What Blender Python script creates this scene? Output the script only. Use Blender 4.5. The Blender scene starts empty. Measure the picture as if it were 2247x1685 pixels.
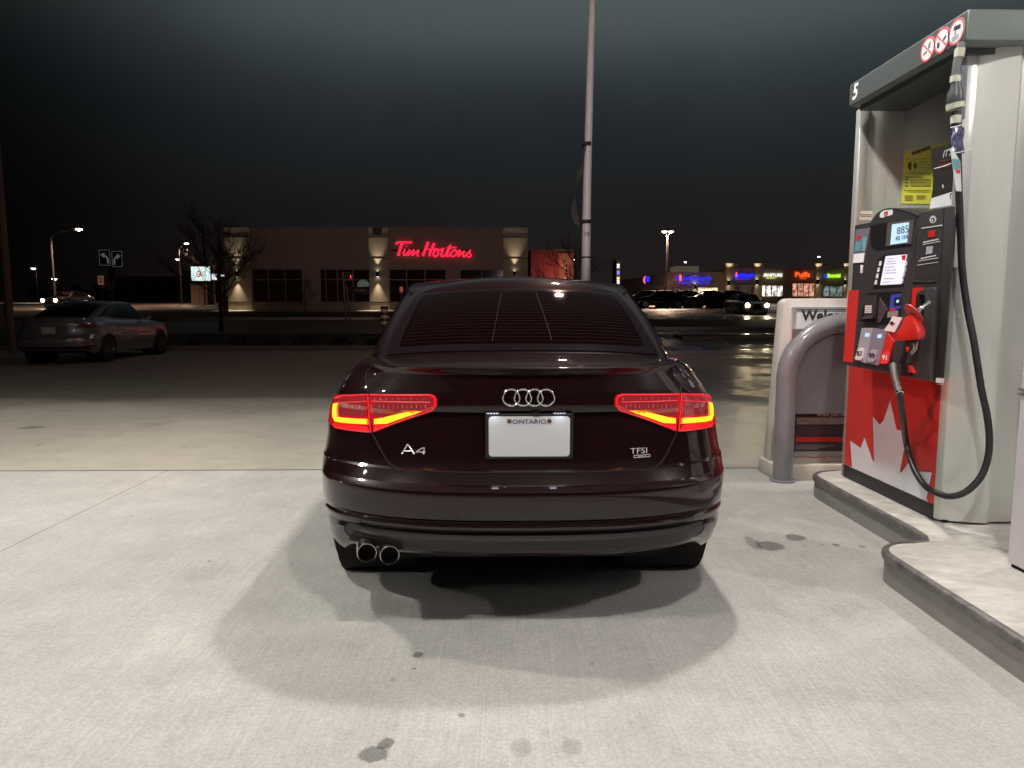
import bpy, bmesh, math, random
from mathutils import Vector, Matrix, Euler
random.seed(7)
R = math.radians
S = bpy.context.scene
COL = S.collection

# ------------------------------------------------------------------ camera
F = 1530.0; H = 1.29; PITCH = R(6.16); XV = 1098.0
YAW = -math.atan((1123.5 - XV) / F)
cd = bpy.data.cameras.new('camera'); cam = bpy.data.objects.new('camera', cd); COL.objects.link(cam)
cd.sensor_width = 36.0; cd.lens = F / 2247 * 36; cd.clip_start = 0.05; cd.clip_end = 3000
cam.location = (0, 0, H); cam.rotation_euler = (math.pi / 2 - PITCH, 0, YAW)
S.camera = cam
CM = Euler((math.pi / 2 - PITCH, 0, YAW)).to_matrix()
def ray(px, py): return CM @ Vector(((px - 1123.5) / F, -(py - 842.5) / F, -1))
def PY(px, py, Y): d = ray(px, py); return d * (Y / d.y) + Vector((0, 0, H))
def PX(px, py, X): d = ray(px, py); return d * (X / d.x) + Vector((0, 0, H))
def G(px, py, z=0.0): d = ray(px, py); return d * ((z - H) / d.z) + Vector((0, 0, H))
def PL(px, py, p0, n):
    d = ray(px, py); o = Vector((0, 0, H)); n = Vector(n)
    return o + d * ((Vector(p0) - o).dot(n) / d.dot(n))

# ------------------------------------------------------------------ night sky
S.view_settings.view_transform = 'Standard'; S.view_settings.look = 'None'
S.view_settings.exposure = 0; S.view_settings.gamma = 1
W = bpy.data.worlds.new('World'); S.world = W; W.use_nodes = True
nt = W.node_tree; nt.nodes.clear()
out = nt.nodes.new('ShaderNodeOutputWorld')
sky = nt.nodes.new('ShaderNodeTexSky'); sky.sky_type = 'NISHITA'; sky.sun_disc = False
sky.sun_elevation = R(-4); sky.sun_rotation = R(160)
b1 = nt.nodes.new('ShaderNodeBackground'); b1.inputs[1].default_value = 0.004
nt.links.new(sky.outputs[0], b1.inputs[0])
tc = nt.nodes.new('ShaderNodeTexCoord'); sx = nt.nodes.new('ShaderNodeSeparateXYZ')
nt.links.new(tc.outputs['Generated'], sx.inputs[0])
rp = nt.nodes.new('ShaderNodeValToRGB'); rp.color_ramp.interpolation = 'B_SPLINE'
els = [(0.0, (.0170, .0108, .0105)), (.05, (.0140, .0100, .0100)), (.14, (.0100, .0100, .0108)), (.24, (.0150, .0190, .0208)), (.31, (.028, .036, .039)), (.38, (.085, .105, .108)), (.46, (.040, .048, .05)), (.55, (.014, .017, .018)), (1, (.012, .014, .015))]
cr = rp.color_ramp
while len(cr.elements) < len(els): cr.elements.new(.5)
for e, (p, c) in zip(cr.elements, els): e.position = p; e.color = (*c, 1)
nt.links.new(sx.outputs[2], rp.inputs[0])
# canopy-lamp lens veil painted into the sky: brighter up centre-right, darker to the left
dt = nt.nodes.new('ShaderNodeVectorMath'); dt.operation = 'DOT_PRODUCT'; dt.inputs[1].default_value = Vector((.28, .90, .33)).normalized()
nt.links.new(tc.outputs['Generated'], dt.inputs[0])
mr = nt.nodes.new('ShaderNodeMapRange'); mr.inputs[1].default_value = .56; mr.inputs[2].default_value = .99; mr.inputs[3].default_value = .07; mr.inputs[4].default_value = 1.12
mr.interpolation_type = 'SMOOTHSTEP'
nt.links.new(dt.outputs['Value'], mr.inputs[0])
b2 = nt.nodes.new('ShaderNodeBackground')
cn = nt.nodes.new('ShaderNodeTexNoise'); cn.inputs['Scale'].default_value = 2.4; cn.inputs['Detail'].default_value = 5; nt.links.new(tc.outputs['Generated'], cn.inputs[0])
cm = nt.nodes.new('ShaderNodeMapRange'); cm.inputs[1].default_value = .3; cm.inputs[2].default_value = .7; cm.inputs[3].default_value = .82; cm.inputs[4].default_value = 1.18; nt.links.new(cn.outputs[0], cm.inputs[0])
mu = nt.nodes.new('ShaderNodeMath'); mu.operation = 'MULTIPLY'; nt.links.new(mr.outputs[0], mu.inputs[0]); nt.links.new(cm.outputs[0], mu.inputs[1])
nt.links.new(rp.outputs[0], b2.inputs[0]); nt.links.new(mu.outputs[0], b2.inputs[1])
ad = nt.nodes.new('ShaderNodeAddShader')
nt.links.new(b1.outputs[0], ad.inputs[0]); nt.links.new(b2.outputs[0], ad.inputs[1]); nt.links.new(ad.outputs[0], out.inputs[0])

# ------------------------------------------------------------------ lit lamps of the canopy (the fixtures themselves are built with the canopy)
LAMPS = [(-7.6, 4.5, .8, 106), (-3.4, 4.5, .9, 106), (.95, 4.5, .9, 106), (5.4, 4.5, .5, 106), (-7.6, .6, .55, 150), (-3.4, .6, .72, 150), (.95, .6, .58, 150), (5.4, .6, .78, 150), (-3.4, -3.4, .07, 160), (.95, -3.4, .07, 160), (5.4, -3.4, .12, 160)]
LAMPZ = 4.62
for (x, y, k, cone) in LAMPS:
    ld = bpy.data.lights.new('canopy_light', 'SPOT'); ld.energy = 480 * k; ld.spot_size = R(cone); ld.spot_blend = .10 if cone < 120 else .3; ld.shadow_soft_size = .10
    ld.color = (1.0, .97, .90) if x < 4 else (1.0, .93, .94)
    lo = bpy.data.objects.new('canopy_light', ld); lo.location = (x, y, LAMPZ - .13); COL.objects.link(lo)

ld = bpy.data.lights.new('pole_fill_light', 'SPOT'); ld.energy = 2600; ld.spot_size = R(60); ld.spot_blend = .5; ld.shadow_soft_size = .1; ld.color = (1, .88, .84)   # unseen spot added at the canopy edge to brighten the light pole
lo = bpy.data.objects.new('pole_fill_light', ld); lo.location = (1.5, 5.5, 5.1); lo.rotation_euler = (R(102), 0, 0); COL.objects.link(lo)

# ------------------------------------------------------------------ helpers
class MB:
    def __init__(s): s.bm = bmesh.new()
    def box(s, x0, x1, y0, y1, z0, z1, M=None):
        vs = [Vector((x, y, z)) for z in (z0, z1) for y in (y0, y1) for x in (x0, x1)]
        if M: vs = [M @ v for v in vs]
        v = [s.bm.verts.new(p) for p in vs]
        for f in ((0, 2, 3, 1), (4, 5, 7, 6), (0, 1, 5, 4), (2, 6, 7, 3), (0, 4, 6, 2), (1, 3, 7, 5)): s.bm.faces.new([v[i] for i in f])
        return s
    def rbox(s, x0, x1, y0, y1, z0, z1, r=.01, seg=2, M=None):
        t = bmesh.new(); q = MB(); q.bm.free(); q.bm = t; q.box(x0, x1, y0, y1, z0, z1)
        bmesh.ops.bevel(t, geom=t.edges[:], offset=r, segments=seg, profile=.5, affect='EDGES')
        s.join(t, M); return s
    def join(s, t, M=None):
        mp = {}
        for v in t.verts: mp[v] = s.bm.verts.new(M @ v.co if M else v.co)
        for f in t.faces:
            try: s.bm.faces.new([mp[v] for v in f.verts])
            except ValueError: pass
        t.free()
    def prism(s, pts, vec):
        vec = Vector(vec); a = [s.bm.verts.new(Vector(p)) for p in pts]; b = [s.bm.verts.new(Vector(p) + vec) for p in pts]
        n = len(a); s.bm.faces.new(a); s.bm.faces.new(b[::-1])
        for i in range(n): s.bm.faces.new((a[i], b[i], b[(i + 1) % n], a[(i + 1) % n]))
        return s
    def poly(s, pts): s.bm.faces.new([s.bm.verts.new(Vector(p)) for p in pts]); return s
    def tube(s, path, r, n=8, cap=True, closed=False, flat=None):
        P = [Vector(p) for p in path]; m = len(P); rr = r if isinstance(r, (list, tuple)) else [r] * m
        rings = []; up = None
        for i in range(m):
            a = P[(i - 1) % m] if (i or closed) else P[i]; b = P[(i + 1) % m] if (i < m - 1 or closed) else P[i]
            t = (b - a)
            t = t.normalized() if t.length > 1e-9 else Vector((0, 0, 1))
            if up is None:
                up = Vector((0, 0, 1)) if abs(t.z) < .9 else Vector((0, 1, 0))
            x = up.cross(t); 
            if x.length < 1e-6: x = Vector((1, 0, 0)).cross(t)
            x.normalize(); y = t.cross(x).normalized(); up = y
            ring = []
            for k in range(n):
                an = 2 * math.pi * k / n
                o = x * math.cos(an) * rr[i] + y * math.sin(an) * rr[i]
                ring.append(s.bm.verts.new(P[i] + o))
            rings.append(ring)
        for i in range(m if closed else m - 1):
            A = rings[i]; B = rings[(i + 1) % m]
            for k in range(n): s.bm.faces.new((A[k], A[(k + 1) % n], B[(k + 1) % n], B[k]))
        if cap and not closed: s.bm.faces.new(rings[0][::-1]); s.bm.faces.new(rings[-1])
        return s
    def cyl(s, p, q, r, n=24, r2=None): return s.tube([p, q], [r, r if r2 is None else r2], n)
    def lathe(s, prof, M, n=32):           # prof (r, h) along local z
        rings = []
        for (r, h) in prof:
            rings.append([s.bm.verts.new(M @ Vector((r * math.cos(2 * math.pi * k / n), r * math.sin(2 * math.pi * k / n), h))) for k in range(n)])
        for A, B in zip(rings, rings[1:]):
            for k in range(n): s.bm.faces.new((A[k], A[(k + 1) % n], B[(k + 1) % n], B[k]))
        return s
    def grid(s, fn, us, vs):
        g = [[s.bm.verts.new(fn(u, v)) for u in us] for v in vs]
        for j in range(len(vs) - 1):
            for i in range(len(us) - 1): s.bm.faces.new((g[j][i], g[j][i + 1], g[j + 1][i + 1], g[j + 1][i]))
        return s
ORG = {}
def obj(name, mb, mat, parent=None, smooth=False, ang=40, bevel=0):
    bm = mb.bm
    bmesh.ops.remove_doubles(bm, verts=bm.verts[:], dist=1e-5)
    bmesh.ops.recalc_face_normals(bm, faces=bm.faces[:])
    o0 = ORG.get(parent.name if parent else None)
    if o0 is not None:
        for v in bm.verts: v.co -= o0
    me = bpy.data.meshes.new(name)
    if bevel: bmesh.ops.bevel(bm, geom=[e for e in bm.edges if len(e.link_faces) == 2 and e.calc_face_angle(0) > .6], offset=bevel, segments=2, profile=.5, affect='EDGES')
    if smooth:
        for f in bm.faces: f.smooth = True
        for e in bm.edges:
            if len(e.link_faces) != 2 or e.calc_face_angle(0) > R(ang): e.smooth = False
    bm.to_mesh(me); bm.free()
    me.materials.append(mat)
    o = bpy.data.objects.new(name, me); COL.objects.link(o)
    if parent: o.parent = parent; ORG[o.name] = ORG.get(parent.name, Vector((0, 0, 0)))
    return o
def thing(name, label, cat, loc=(0, 0, 0), group=None, world=True):
    o = bpy.data.objects.new(name, None); COL.objects.link(o); o.location = loc; o.empty_display_size = .2
    o['label'] = label; o['category'] = cat
    if group: o['group'] = group
    ORG[o.name] = Vector(loc) if world else Vector((0, 0, 0))
    return o
def tag(o, label, cat, group=None):
    o['label'] = label; o['category'] = cat
    if group: o['group'] = group
    return o
def struct(name, mb, mat, smooth=False):
    o = obj(name, mb, mat, None, smooth); o['kind'] = 'structure'; return o
def text_into(mb, body, org, right, up, h, thick=.002, align='CENTER', shear=0, bold=0, squeeze=1.0, sp=1.0):
    cu = bpy.data.curves.new('txt', 'FONT'); cu.body = body; cu.size = 1.0; cu.align_x = align; cu.align_y = 'CENTER'
    cu.extrude = .5; cu.shear = shear; cu.offset = bold; cu.resolution_u = 3; cu.space_character = sp
    to = bpy.data.objects.new('txt', cu); COL.objects.link(to)
    dg = bpy.context.evaluated_depsgraph_get(); me = bpy.data.meshes.new_from_object(to.evaluated_get(dg))
    r = Vector(right).normalized(); u = Vector(up).normalized(); n = r.cross(u)
    k = h / .70
    M = Matrix((( r.x * k * squeeze, u.x * k, n.x * thick, org[0]), (r.y * k * squeeze, u.y * k, n.y * thick, org[1]), (r.z * k * squeeze, u.z * k, n.z * thick, org[2]), (0, 0, 0, 1)))
    t = bmesh.new(); t.from_mesh(me); mb.join(t, M)
    bpy.data.objects.remove(to); bpy.data.curves.remove(cu); bpy.data.meshes.remove(me)
    return mb
def lerp(a, b, t): return a + (b - a) * t
def sstep(a, b, x): t = max(0, min(1, (x - a) / (b - a))); return t * t * (3 - 2 * t)
def tab(T, x):
    if x <= T[0][0]: return T[0][1]
    for (a, u), (b, v) in zip(T, T[1:]):
        if x <= b: return u + (v - u) * (x - a) / (b - a)
    return T[-1][1]
def frange(a, b, n): return [a + (b - a) * i / n for i in range(n + 1)]

# ------------------------------------------------------------------ materials
def mat(name, col, rough=.5, metal=0, var=0, vscale=6, bump=0, bscale=40, coat=0, emis=None, es=0, spec=None, trans=0, stretch=None, aniso=0):
    m = bpy.data.materials.new(name); m.use_nodes = True; t = m.node_tree; p = t.nodes['Principled BSDF']
    p.inputs['Base Color'].default_value = (*col, 1); p.inputs['Roughness'].default_value = rough; p.inputs['Metallic'].default_value = metal
    if coat: p.inputs['Coat Weight'].default_value = coat; p.inputs['Coat Roughness'].default_value = .03
    if spec is not None: p.inputs['Specular IOR Level'].default_value = spec
    if trans: p.inputs['Transmission Weight'].default_value = trans
    if emis: p.inputs['Emission Color'].default_value = (*emis, 1); p.inputs['Emission Strength'].default_value = es
    if var or bump:
        tc = t.nodes.new('ShaderNodeTexCoord'); mp = t.nodes.new('ShaderNodeMapping'); t.links.new(tc.outputs['Object'], mp.inputs[0])
        if stretch: mp.inputs['Scale'].default_value = stretch
    if var:
        n = t.nodes.new('ShaderNodeTexNoise'); n.inputs['Scale'].default_value = vscale; n.inputs['Detail'].default_value = 6; n.inputs['Roughness'].default_value = .65
        t.links.new(mp.outputs[0], n.inputs[0])
        r = t.nodes.new('ShaderNodeMapRange'); r.inputs[1].default_value = .3; r.inputs[2].default_value = .7; r.inputs[3].default_value = 1 - var; r.inputs[4].default_value = 1 + var
        t.links.new(n.outputs[0], r.inputs[0])
        mx = t.nodes.new('ShaderNodeMix'); mx.data_type = 'RGBA'; mx.blend_type = 'MULTIPLY'; mx.inputs[0].default_value = 1
        mx.inputs[6].default_value = (*col, 1); t.links.new(r.outputs[0], mx.inputs[7]); t.links.new(mx.outputs[2], p.inputs['Base Color'])
        r2 = t.nodes.new('ShaderNodeMapRange'); r2.inputs[1].default_value = .3; r2.inputs[2].default_value = .7; r2.inputs[3].default_value = max(0, rough - var * .3); r2.inputs[4].default_value = min(1, rough + var * .3)
        t.links.new(n.outputs[0], r2.inputs[0]); t.links.new(r2.outputs[0], p.inputs['Roughness'])
    if bump:
        n = t.nodes.new('ShaderNodeTexNoise'); n.inputs['Scale'].default_value = bscale; n.inputs['Detail'].default_value = 5
        t.links.new(mp.outputs[0], n.inputs[0])
        b = t.nodes.new('ShaderNodeBump'); b.inputs['Strength'].default_value = bump; b.inputs['Distance'].default_value = .01
        t.links.new(n.outputs[0], b.inputs['Height']); t.links.new(b.outputs[0], p.inputs['Normal'])
    return m
def glow(name, col, s): return mat(name, tuple(min(1, c * .3) for c in col), .4, emis=col, es=s)

M = {}
M['paint'] = mat('red_tinted_black_paint', (.012, .0032, .0042), .3, coat=1.0, spec=.08)  # black paint with the red tail-lamp glare tinted into its base colour
M['blackgloss'] = mat('black_gloss_trim', (.008, .007, .008), .15)
M['glass'] = mat('tinted_glass', (.004, .001, .0012), .04, spec=.30)
M['frit'] = mat('glass_border', (.009, .006, .007), .10, spec=.45)
M['plastic'] = mat('dark_grey_plastic', (.022, .018, .019), .55, var=.1, vscale=60)
M['rubber'] = mat('tyre_rubber', (.018, .016, .016), .7, var=.25, vscale=30)
M['rim'] = mat('alloy_rim', (.30, .29, .28), .3, metal=.9)
M['chrome'] = mat('chrome', (.82, .81, .80), .10, metal=1)
M['dull_chrome'] = mat('tail_pipe_metal', (.42, .38, .36), .22, metal=1)
M['dark'] = mat('dark_void', (.004, .003, .003), .9)
M['seam'] = mat('panel_gap', (.002, .001, .001), .8)
M['lens'] = mat('red_lamp_lens', (.35, .006, .010), .08, emis=(1, .01, .02), es=.30, coat=1)
M['lens_dark'] = mat('dark_red_lamp_reflector', (.22, .012, .018), .22, emis=(1, .10, .12), es=.11, coat=1)
M['lens_rim'] = glow('lit_red_lamp_rim', (1, .03, .04), .55)
M['lens_band'] = glow('lit_red_lamp_band', (1, .006, .012), 1.0)
M['cells'] = mat('lamp_cell_ribs', (.8, .35, .35), .15, metal=.5, emis=(1, .15, .15), es=.28)
M['led'] = glow('led_light_guide', (1, .50, .015), 1.7)
M['led_edge'] = glow('led_light_guide_edge', (1, .16, .005), 1.4)
M['plate'] = mat('licence_plate_white', (.60, .60, .62), .4)
M['blue_ink'] = mat('plate_ink', (.03, .03, .12), .5)
M['white'] = mat('white_paint', (.80, .79, .78), .35, var=.04)
M['black'] = mat('black_paint', (.012, .012, .013), .4)
# ------------------------------------------------------------------ ground
PROF = [(-40, 0), (22, 0), (32, .18), (50, 1.05), (70, 1.6), (90, 2.0), (160, 3.2), (400, 6.5), (1500, 10)]
def gz(y): return tab(PROF, y)
def GP(px, py, dz=0):
    d = ray(px, py); t = 2.0
    while t < 1400:
        p = d * t + Vector((0, 0, H))
        if p.z <= gz(p.y) + dz: return p
        t *= 1.004
    return p
def ground_mat(name, col, rough, grain, joints=(), spots=(), broom=False, wet=0, bs=.35, wv=0):
    m = bpy.data.materials.new(name); m.use_nodes = True; t = m.node_tree; N = t.nodes; L = t.links; p = N['Principled BSDF']
    tc = N.new('ShaderNodeTexCoord'); P = tc.outputs['Object']
    def noise(scale, detail=5, vec=P, rgh=.6):
        n = N.new('ShaderNodeTexNoise'); n.inputs['Scale'].default_value = scale; n.inputs['Detail'].default_value = detail; n.inputs['Roughness'].default_value = rgh; L.new(vec, n.inputs[0]); return n
    def mrange(v, a, b, c, d):
        r = N.new('ShaderNodeMapRange'); r.inputs[1].default_value = a; r.inputs[2].default_value = b; r.inputs[3].default_value = c; r.inputs[4].default_value = d; L.new(v, r.inputs[0]); return r.outputs[0]
    def math_(op, a, b=None):
        n = N.new('ShaderNodeMath'); n.operation = op
        for i, v in enumerate((a, b)):
            if v is None: continue
            if isinstance(v, (int, float)): n.inputs[i].default_value = v
            else: L.new(v, n.inputs[i])
        return n.outputs[0]
    big = mrange(noise(.45, 6).outputs[0], .3, .7, .84, 1.08)
    mid = mrange(noise(3.2, 8, rgh=.7).outputs[0], .3, .7, .86, 1.07)
    fine = mrange(noise(95, 4).outputs[0], .3, .7, 1 - grain, 1 + grain)
    v = math_('MULTIPLY', math_('MULTIPLY', big, mid), fine)
    bumpsrc = noise(140, 4).outputs[0]
    if broom:
        mp = N.new('ShaderNodeMapping'); mp.inputs['Scale'].default_value = (150, 2.2, 1); L.new(P, mp.inputs[0])
        wv = noise(1, 3, mp.outputs[0]).outputs[0]
        # second broom direction, patchy
        mp2 = N.new('ShaderNodeMapping'); mp2.inputs['Rotation'].default_value = (0, 0, R(-28)); mp2.inputs['Scale'].default_value = (110, 2.5, 1); L.new(P, mp2.inputs[0])
        wv2 = noise(1, 3, mp2.outputs[0]).outputs[0]
        sel = mrange(noise(.5, 2).outputs[0], .42, .58, 0, 1)
        mxx = N.new('ShaderNodeMix'); L.new(sel, mxx.inputs[0]); L.new(wv, mxx.inputs[2]); L.new(wv2, mxx.inputs[3])
        v = math_('MULTIPLY', v, mrange(mxx.outputs[0], .3, .7, .88, 1.08)); bumpsrc = math_('ADD', math_('MULTIPLY', bumpsrc, .6), mxx.outputs[0])
    sep = N.new('ShaderNodeSeparateXYZ'); L.new(P, sep.inputs[0])
    vo = N.new('ShaderNodeTexVoronoi'); vo.inputs['Scale'].default_value = 2.1; L.new(P, vo.inputs['Vector'])
    vs = N.new('ShaderNodeSeparateXYZ'); L.new(vo.outputs['Color'], vs.inputs[0])
    rad = math_('MULTIPLY', math_('POWER', vs.outputs[0], 6), .075)
    v = math_('MULTIPLY', v, mrange(math_('SUBTRACT', math_('ADD', vo.outputs['Distance'], math_('MULTIPLY', fine, .01)), rad), .008, .016, .66, 1))
    v2 = N.new('ShaderNodeTexVoronoi'); v2.inputs['Scale'].default_value = 34; L.new(P, v2.inputs['Vector'])
    v = math_('MULTIPLY', v, mrange(v2.outputs['Distance'], .04, .14, .80, 1))
    st = noise(1.1, 7, rgh=.75); v = math_('MULTIPLY', v, mrange(st.outputs[0], .56, .72, 1, .80))
    for (ax, c, wd, lo, hi, k) in joints:
        a = sep.outputs[ax]; wob = mrange(noise(9, 3).outputs[0], 0, 1, -wd * 1.2, wd * 1.2)
        d = math_('ABSOLUTE', math_('ADD', math_('SUBTRACT', a, c), wob)); other = sep.outputs[1 - ax]
        mask = math_('LESS_THAN', d, wd)
        mask = math_('MULTIPLY', mask, math_('MULTIPLY', math_('GREATER_THAN', other, lo), math_('LESS_THAN', other, hi)))
        v = math_('MULTIPLY', v, mrange(mask, 0, 1, 1, k))
    if spots:
        dn = noise(14, 4); cmb = N.new('ShaderNodeVectorMath'); cmb.operation = 'SUBTRACT'; L.new(dn.outputs['Color'], cmb.inputs[0]); cmb.inputs[1].default_value = (.5, .5, .5)
        for (cx, cy, rx, ry, k, wob) in spots:
            sc = N.new('ShaderNodeVectorMath'); sc.operation = 'SCALE'; L.new(cmb.outputs[0], sc.inputs[0]); sc.inputs[3].default_value = wob
            a = N.new('ShaderNodeVectorMath'); a.operation = 'ADD'; L.new(P, a.inputs[0]); L.new(sc.outputs[0], a.inputs[1])
            s_ = N.new('ShaderNodeVectorMath'); s_.operation = 'SUBTRACT'; L.new(a.outputs[0], s_.inputs[0]); s_.inputs[1].default_value = (cx, cy, 0)
            dv = N.new('ShaderNodeVectorMath'); dv.operation = 'MULTIPLY'; L.new(s_.outputs[0], dv.inputs[0]); dv.inputs[1].default_value = (1 / rx, 1 / ry, 0)
            ln = N.new('ShaderNodeVectorMath'); ln.operation = 'LENGTH'; L.new(dv.outputs[0], ln.inputs[0])
            v = math_('MULTIPLY', v, mrange(ln.outputs['Value'], .85, 1.1, k, 1))
    mx = N.new('ShaderNodeMix'); mx.data_type = 'RGBA'; mx.blend_type = 'MULTIPLY'; mx.inputs[0].default_value = 1; mx.inputs[6].default_value = (*col, 1)
    L.new(v, mx.inputs[7]); L.new(mx.outputs[2], p.inputs['Base Color'])
    if wet:
        wn = math_('MULTIPLY', mrange(noise(.5, 4).outputs[0], .40, .52, 0, 1), mrange(math_('SUBTRACT', sep.outputs[0], math_('MULTIPLY', sep.outputs[1], .10)), .6, 1.6, 0, 1))
        L.new(mrange(wn, 0, 1, rough, wet), p.inputs['Roughness'])
    else: p.inputs['Roughness'].default_value = rough
    b = N.new('ShaderNodeBump'); b.inputs['Strength'].default_value = bs; b.inputs['Distance'].default_value = .006; L.new(bumpsrc, b.inputs['Height']); L.new(b.outputs[0], p.inputs['Normal'])
    return m
def spot(px, py, wpx, hpx, k, wob=.02):
    c = G(px, py); a = G(px + wpx / 2, py); b = G(px, py - hpx / 2); d = G(px, py + hpx / 2)
    return (c.x, c.y, abs(a.x - c.x), abs(b.y - d.y) / 2, k, wob)
SPOTS = [spot(820, 1654, 66, 34, .42, .09), spot(845, 1634, 40, 22, .42, .06), spot(917, 1438, 24, 14, .42, .02), spot(908, 1468, 12, 5, .48, .02), spot(862, 1492, 10, 8, .7, .02),
         spot(1011, 1570, 17, 10, .48, .02), spot(1143, 1642, 50, 42, .80, .01), spot(1255, 1640, 48, 38, .80, .01), spot(1197, 1608, 18, 18, .85, .01), spot(1300, 1457, 12, 8, .8, .02),
         spot(1690, 1198, 60, 22, .42, .07), spot(1745, 1180, 44, 16, .42, .05), spot(1652, 1192, 30, 30, .60, .08), spot(1834, 1196, 16, 6, .42, .02), spot(1893, 1200, 14, 5, .48, .02), spot(1804, 1196, 9, 3, .7, .01), spot(1783, 1188, 9, 3, .7, .01), spot(1764, 1197, 9, 3, .7, .01),
         spot(460, 1232, 7, 5, .5, .01), spot(640, 1238, 7, 3, .65, .01), spot(290, 1132, 12, 4, .8, .02)]
conc = ground_mat('forecourt_concrete', (.465, .45, .425), .8, .16, [(0, -2.672, .0035, -20, 5.6, .35), (0, -6.9, .0035, -20, 5.6, .35), (1, 1.25, .003, -20, -2.67, .45)], SPOTS, broom=True)
aspm = ground_mat('weathered_asphalt', (.43, .395, .335), .8, .17, [], [spot(70, 937, 52, 7, .55, .05), spot(85, 975, 10, 3, .6, .02)], wet=.30)
roadm = ground_mat('dark_asphalt', (.10, .078, .068), .6, .12, wet=.20, bs=.08)
grassm = mat('winter_grass', (.045, .038, .018), .95, var=.5, vscale=9, bump=.6, bscale=60)
kerbm = mat('kerb_concrete', (.36, .33, .29), .85, var=.15, vscale=8)
mb = MB(); mb.poly([(-16, -10, .004), (20, -10, .004), (20, 5.525, .004), (-16, 5.525, .004)]); struct('forecourt_slab', mb, conc)
mb = MB(); mb.box(-16, 20, 5.522, 5.56, -.012, .002); struct('expansion_joint', mb, mat('joint_dirt', (.06, .045, .03), .95, var=.4, vscale=20))
mb = MB(); mb.poly([(-60, 5.55, .0), (60, 5.55, .0), (60, 21.5, .0), (-60, 21.5, .0)]); struct('parking_lot', mb, aspm)
mb = MB(); xs = frange(-400, 400, 20); ys = [-60, 22, 26, 32, 38, 44, 50, 60, 70, 80, 90, 110, 160, 250, 400, 800, 1500]
mb.grid(lambda x, y: Vector((x, y, gz(y) - .006)), xs, ys); struct('ground', mb, roadm, True)
def strip(name, x0, x1, y0, y1, h, m, nx=1):
    mb = MB(); ys = [y0] + [a for a in (26, 32, 38, 44, 50, 60, 70, 90) if y0 < a < y1] + [y1]
    for a, b in zip(ys, ys[1:]):
        v = [Vector((x, y, gz(y) + hh)) for hh in (-.05, h) for y in (a, b) for x in (x0, x1)]
        w = [mb.bm.verts.new(q) for q in v]
        for f in ((4, 5, 7, 6), (0, 1, 5, 4), (2, 6, 7, 3), (0, 4, 6, 2), (1, 3, 7, 5)): mb.bm.faces.new([w[i] for i in f])
    return struct(name, mb, m)
def kerbline(px0, px1, py, z=0): a = GP(px0, py); b = GP(px1, py); return a, b
# landscaped verge on the left with its kerbs, then the street and the far verge
strip('grass_verge', -60, -1.6, 21.75, 29.4, .11, grassm)
strip('kerb', -60, -1.45, 21.55, 21.75, .14, kerbm)
strip('kerb', -60, -1.45, 29.4, 29.6, .14, kerbm)
strip('grass_verge', -80, -2.2, 41.3, 48.0, .11, grassm)
strip('kerb', -80, -2.0, 41.1, 41.3, .14, kerbm)
strip('pavement', -80, 8, 48.0, 49.9, .13, kerbm)
strip('grass_verge', 5.5, 17.5, 33.8, 40, .10, grassm)
strip('kerb', 5.4, 17.6, 33.6, 33.8, .13, kerbm)
strip('kerb', 7, 14.5, 26.6, 26.8, .12, kerbm)
strip('grass_verge', 7.1, 14.4, 26.8, 28.6, .10, grassm)
# ------------------------------------------------------------------ car bodies
ZL, ZT = .25, 1.058
YR = [(.25, .10), (.30, .05), (.36, .022), (.393, .012), (.418, .022), (.425, .02), (.432, .010), (.445, .002), (.456, .0), (.461, .008), (.468, .016), (.474, .014), (.484, .004), (.50, .001), (.55, -.003), (.585, -.002), (.594, .0), (.600, .006), (.615, .032), (.64, .048), (.660, .058), (.668, .070), (.69, .078), (.73, .088), (.80, .100), (.87, .114), (.884, .116), (.888, .101), (.895, .098), (.95, .100), (1.00, .110), (1.03, .114), (1.046, .102), (1.054, .089), (1.058, .085)]
YS = [(.25, .05), (.30, .03), (.40, .015), (.60, .008), (.70, .055), (.9, .09), (1.058, .12)]
W0 = [(.235, .828), (.25, .845), (.27, .858), (.30, .869), (.36, .881), (.45, .891), (.55, .897), (.62, .898), (.80, .896), (1.1, .896)]
def EX(d): return .055 * max(0, 1 - d / .20) ** 1.3
TP = [(0, .118), (.008, .105), (.03, .088), (.06, .070), (.11, .049), (.18, .029), (.26, .015), (.40, .0)]
DD, NN = .58, 2.6
ROWS = sorted(set([z for z, _ in YR] + [.27, .33, .52, .57, .71, .76, .84, .92, .97, 1.015]))
TOPZ = [(.58, 1.058), (.9, 1.045), (1.3, 1.03), (2.0, 1.005), (3.0, .985), (3.3, .975), (3.8, .93), (4.16, .87)]
WY = [(.95, .325), (3.76, .325)]
def zlow_side(y):
    z = .22
    if y < .62: z = .295
    for (wy, wz) in WY:
        d = abs(y - wy)
        if d < .365: z = max(z, wz + math.sqrt(max(0, .365 ** 2 - d * d)) * 1.0)
    return z
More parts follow.
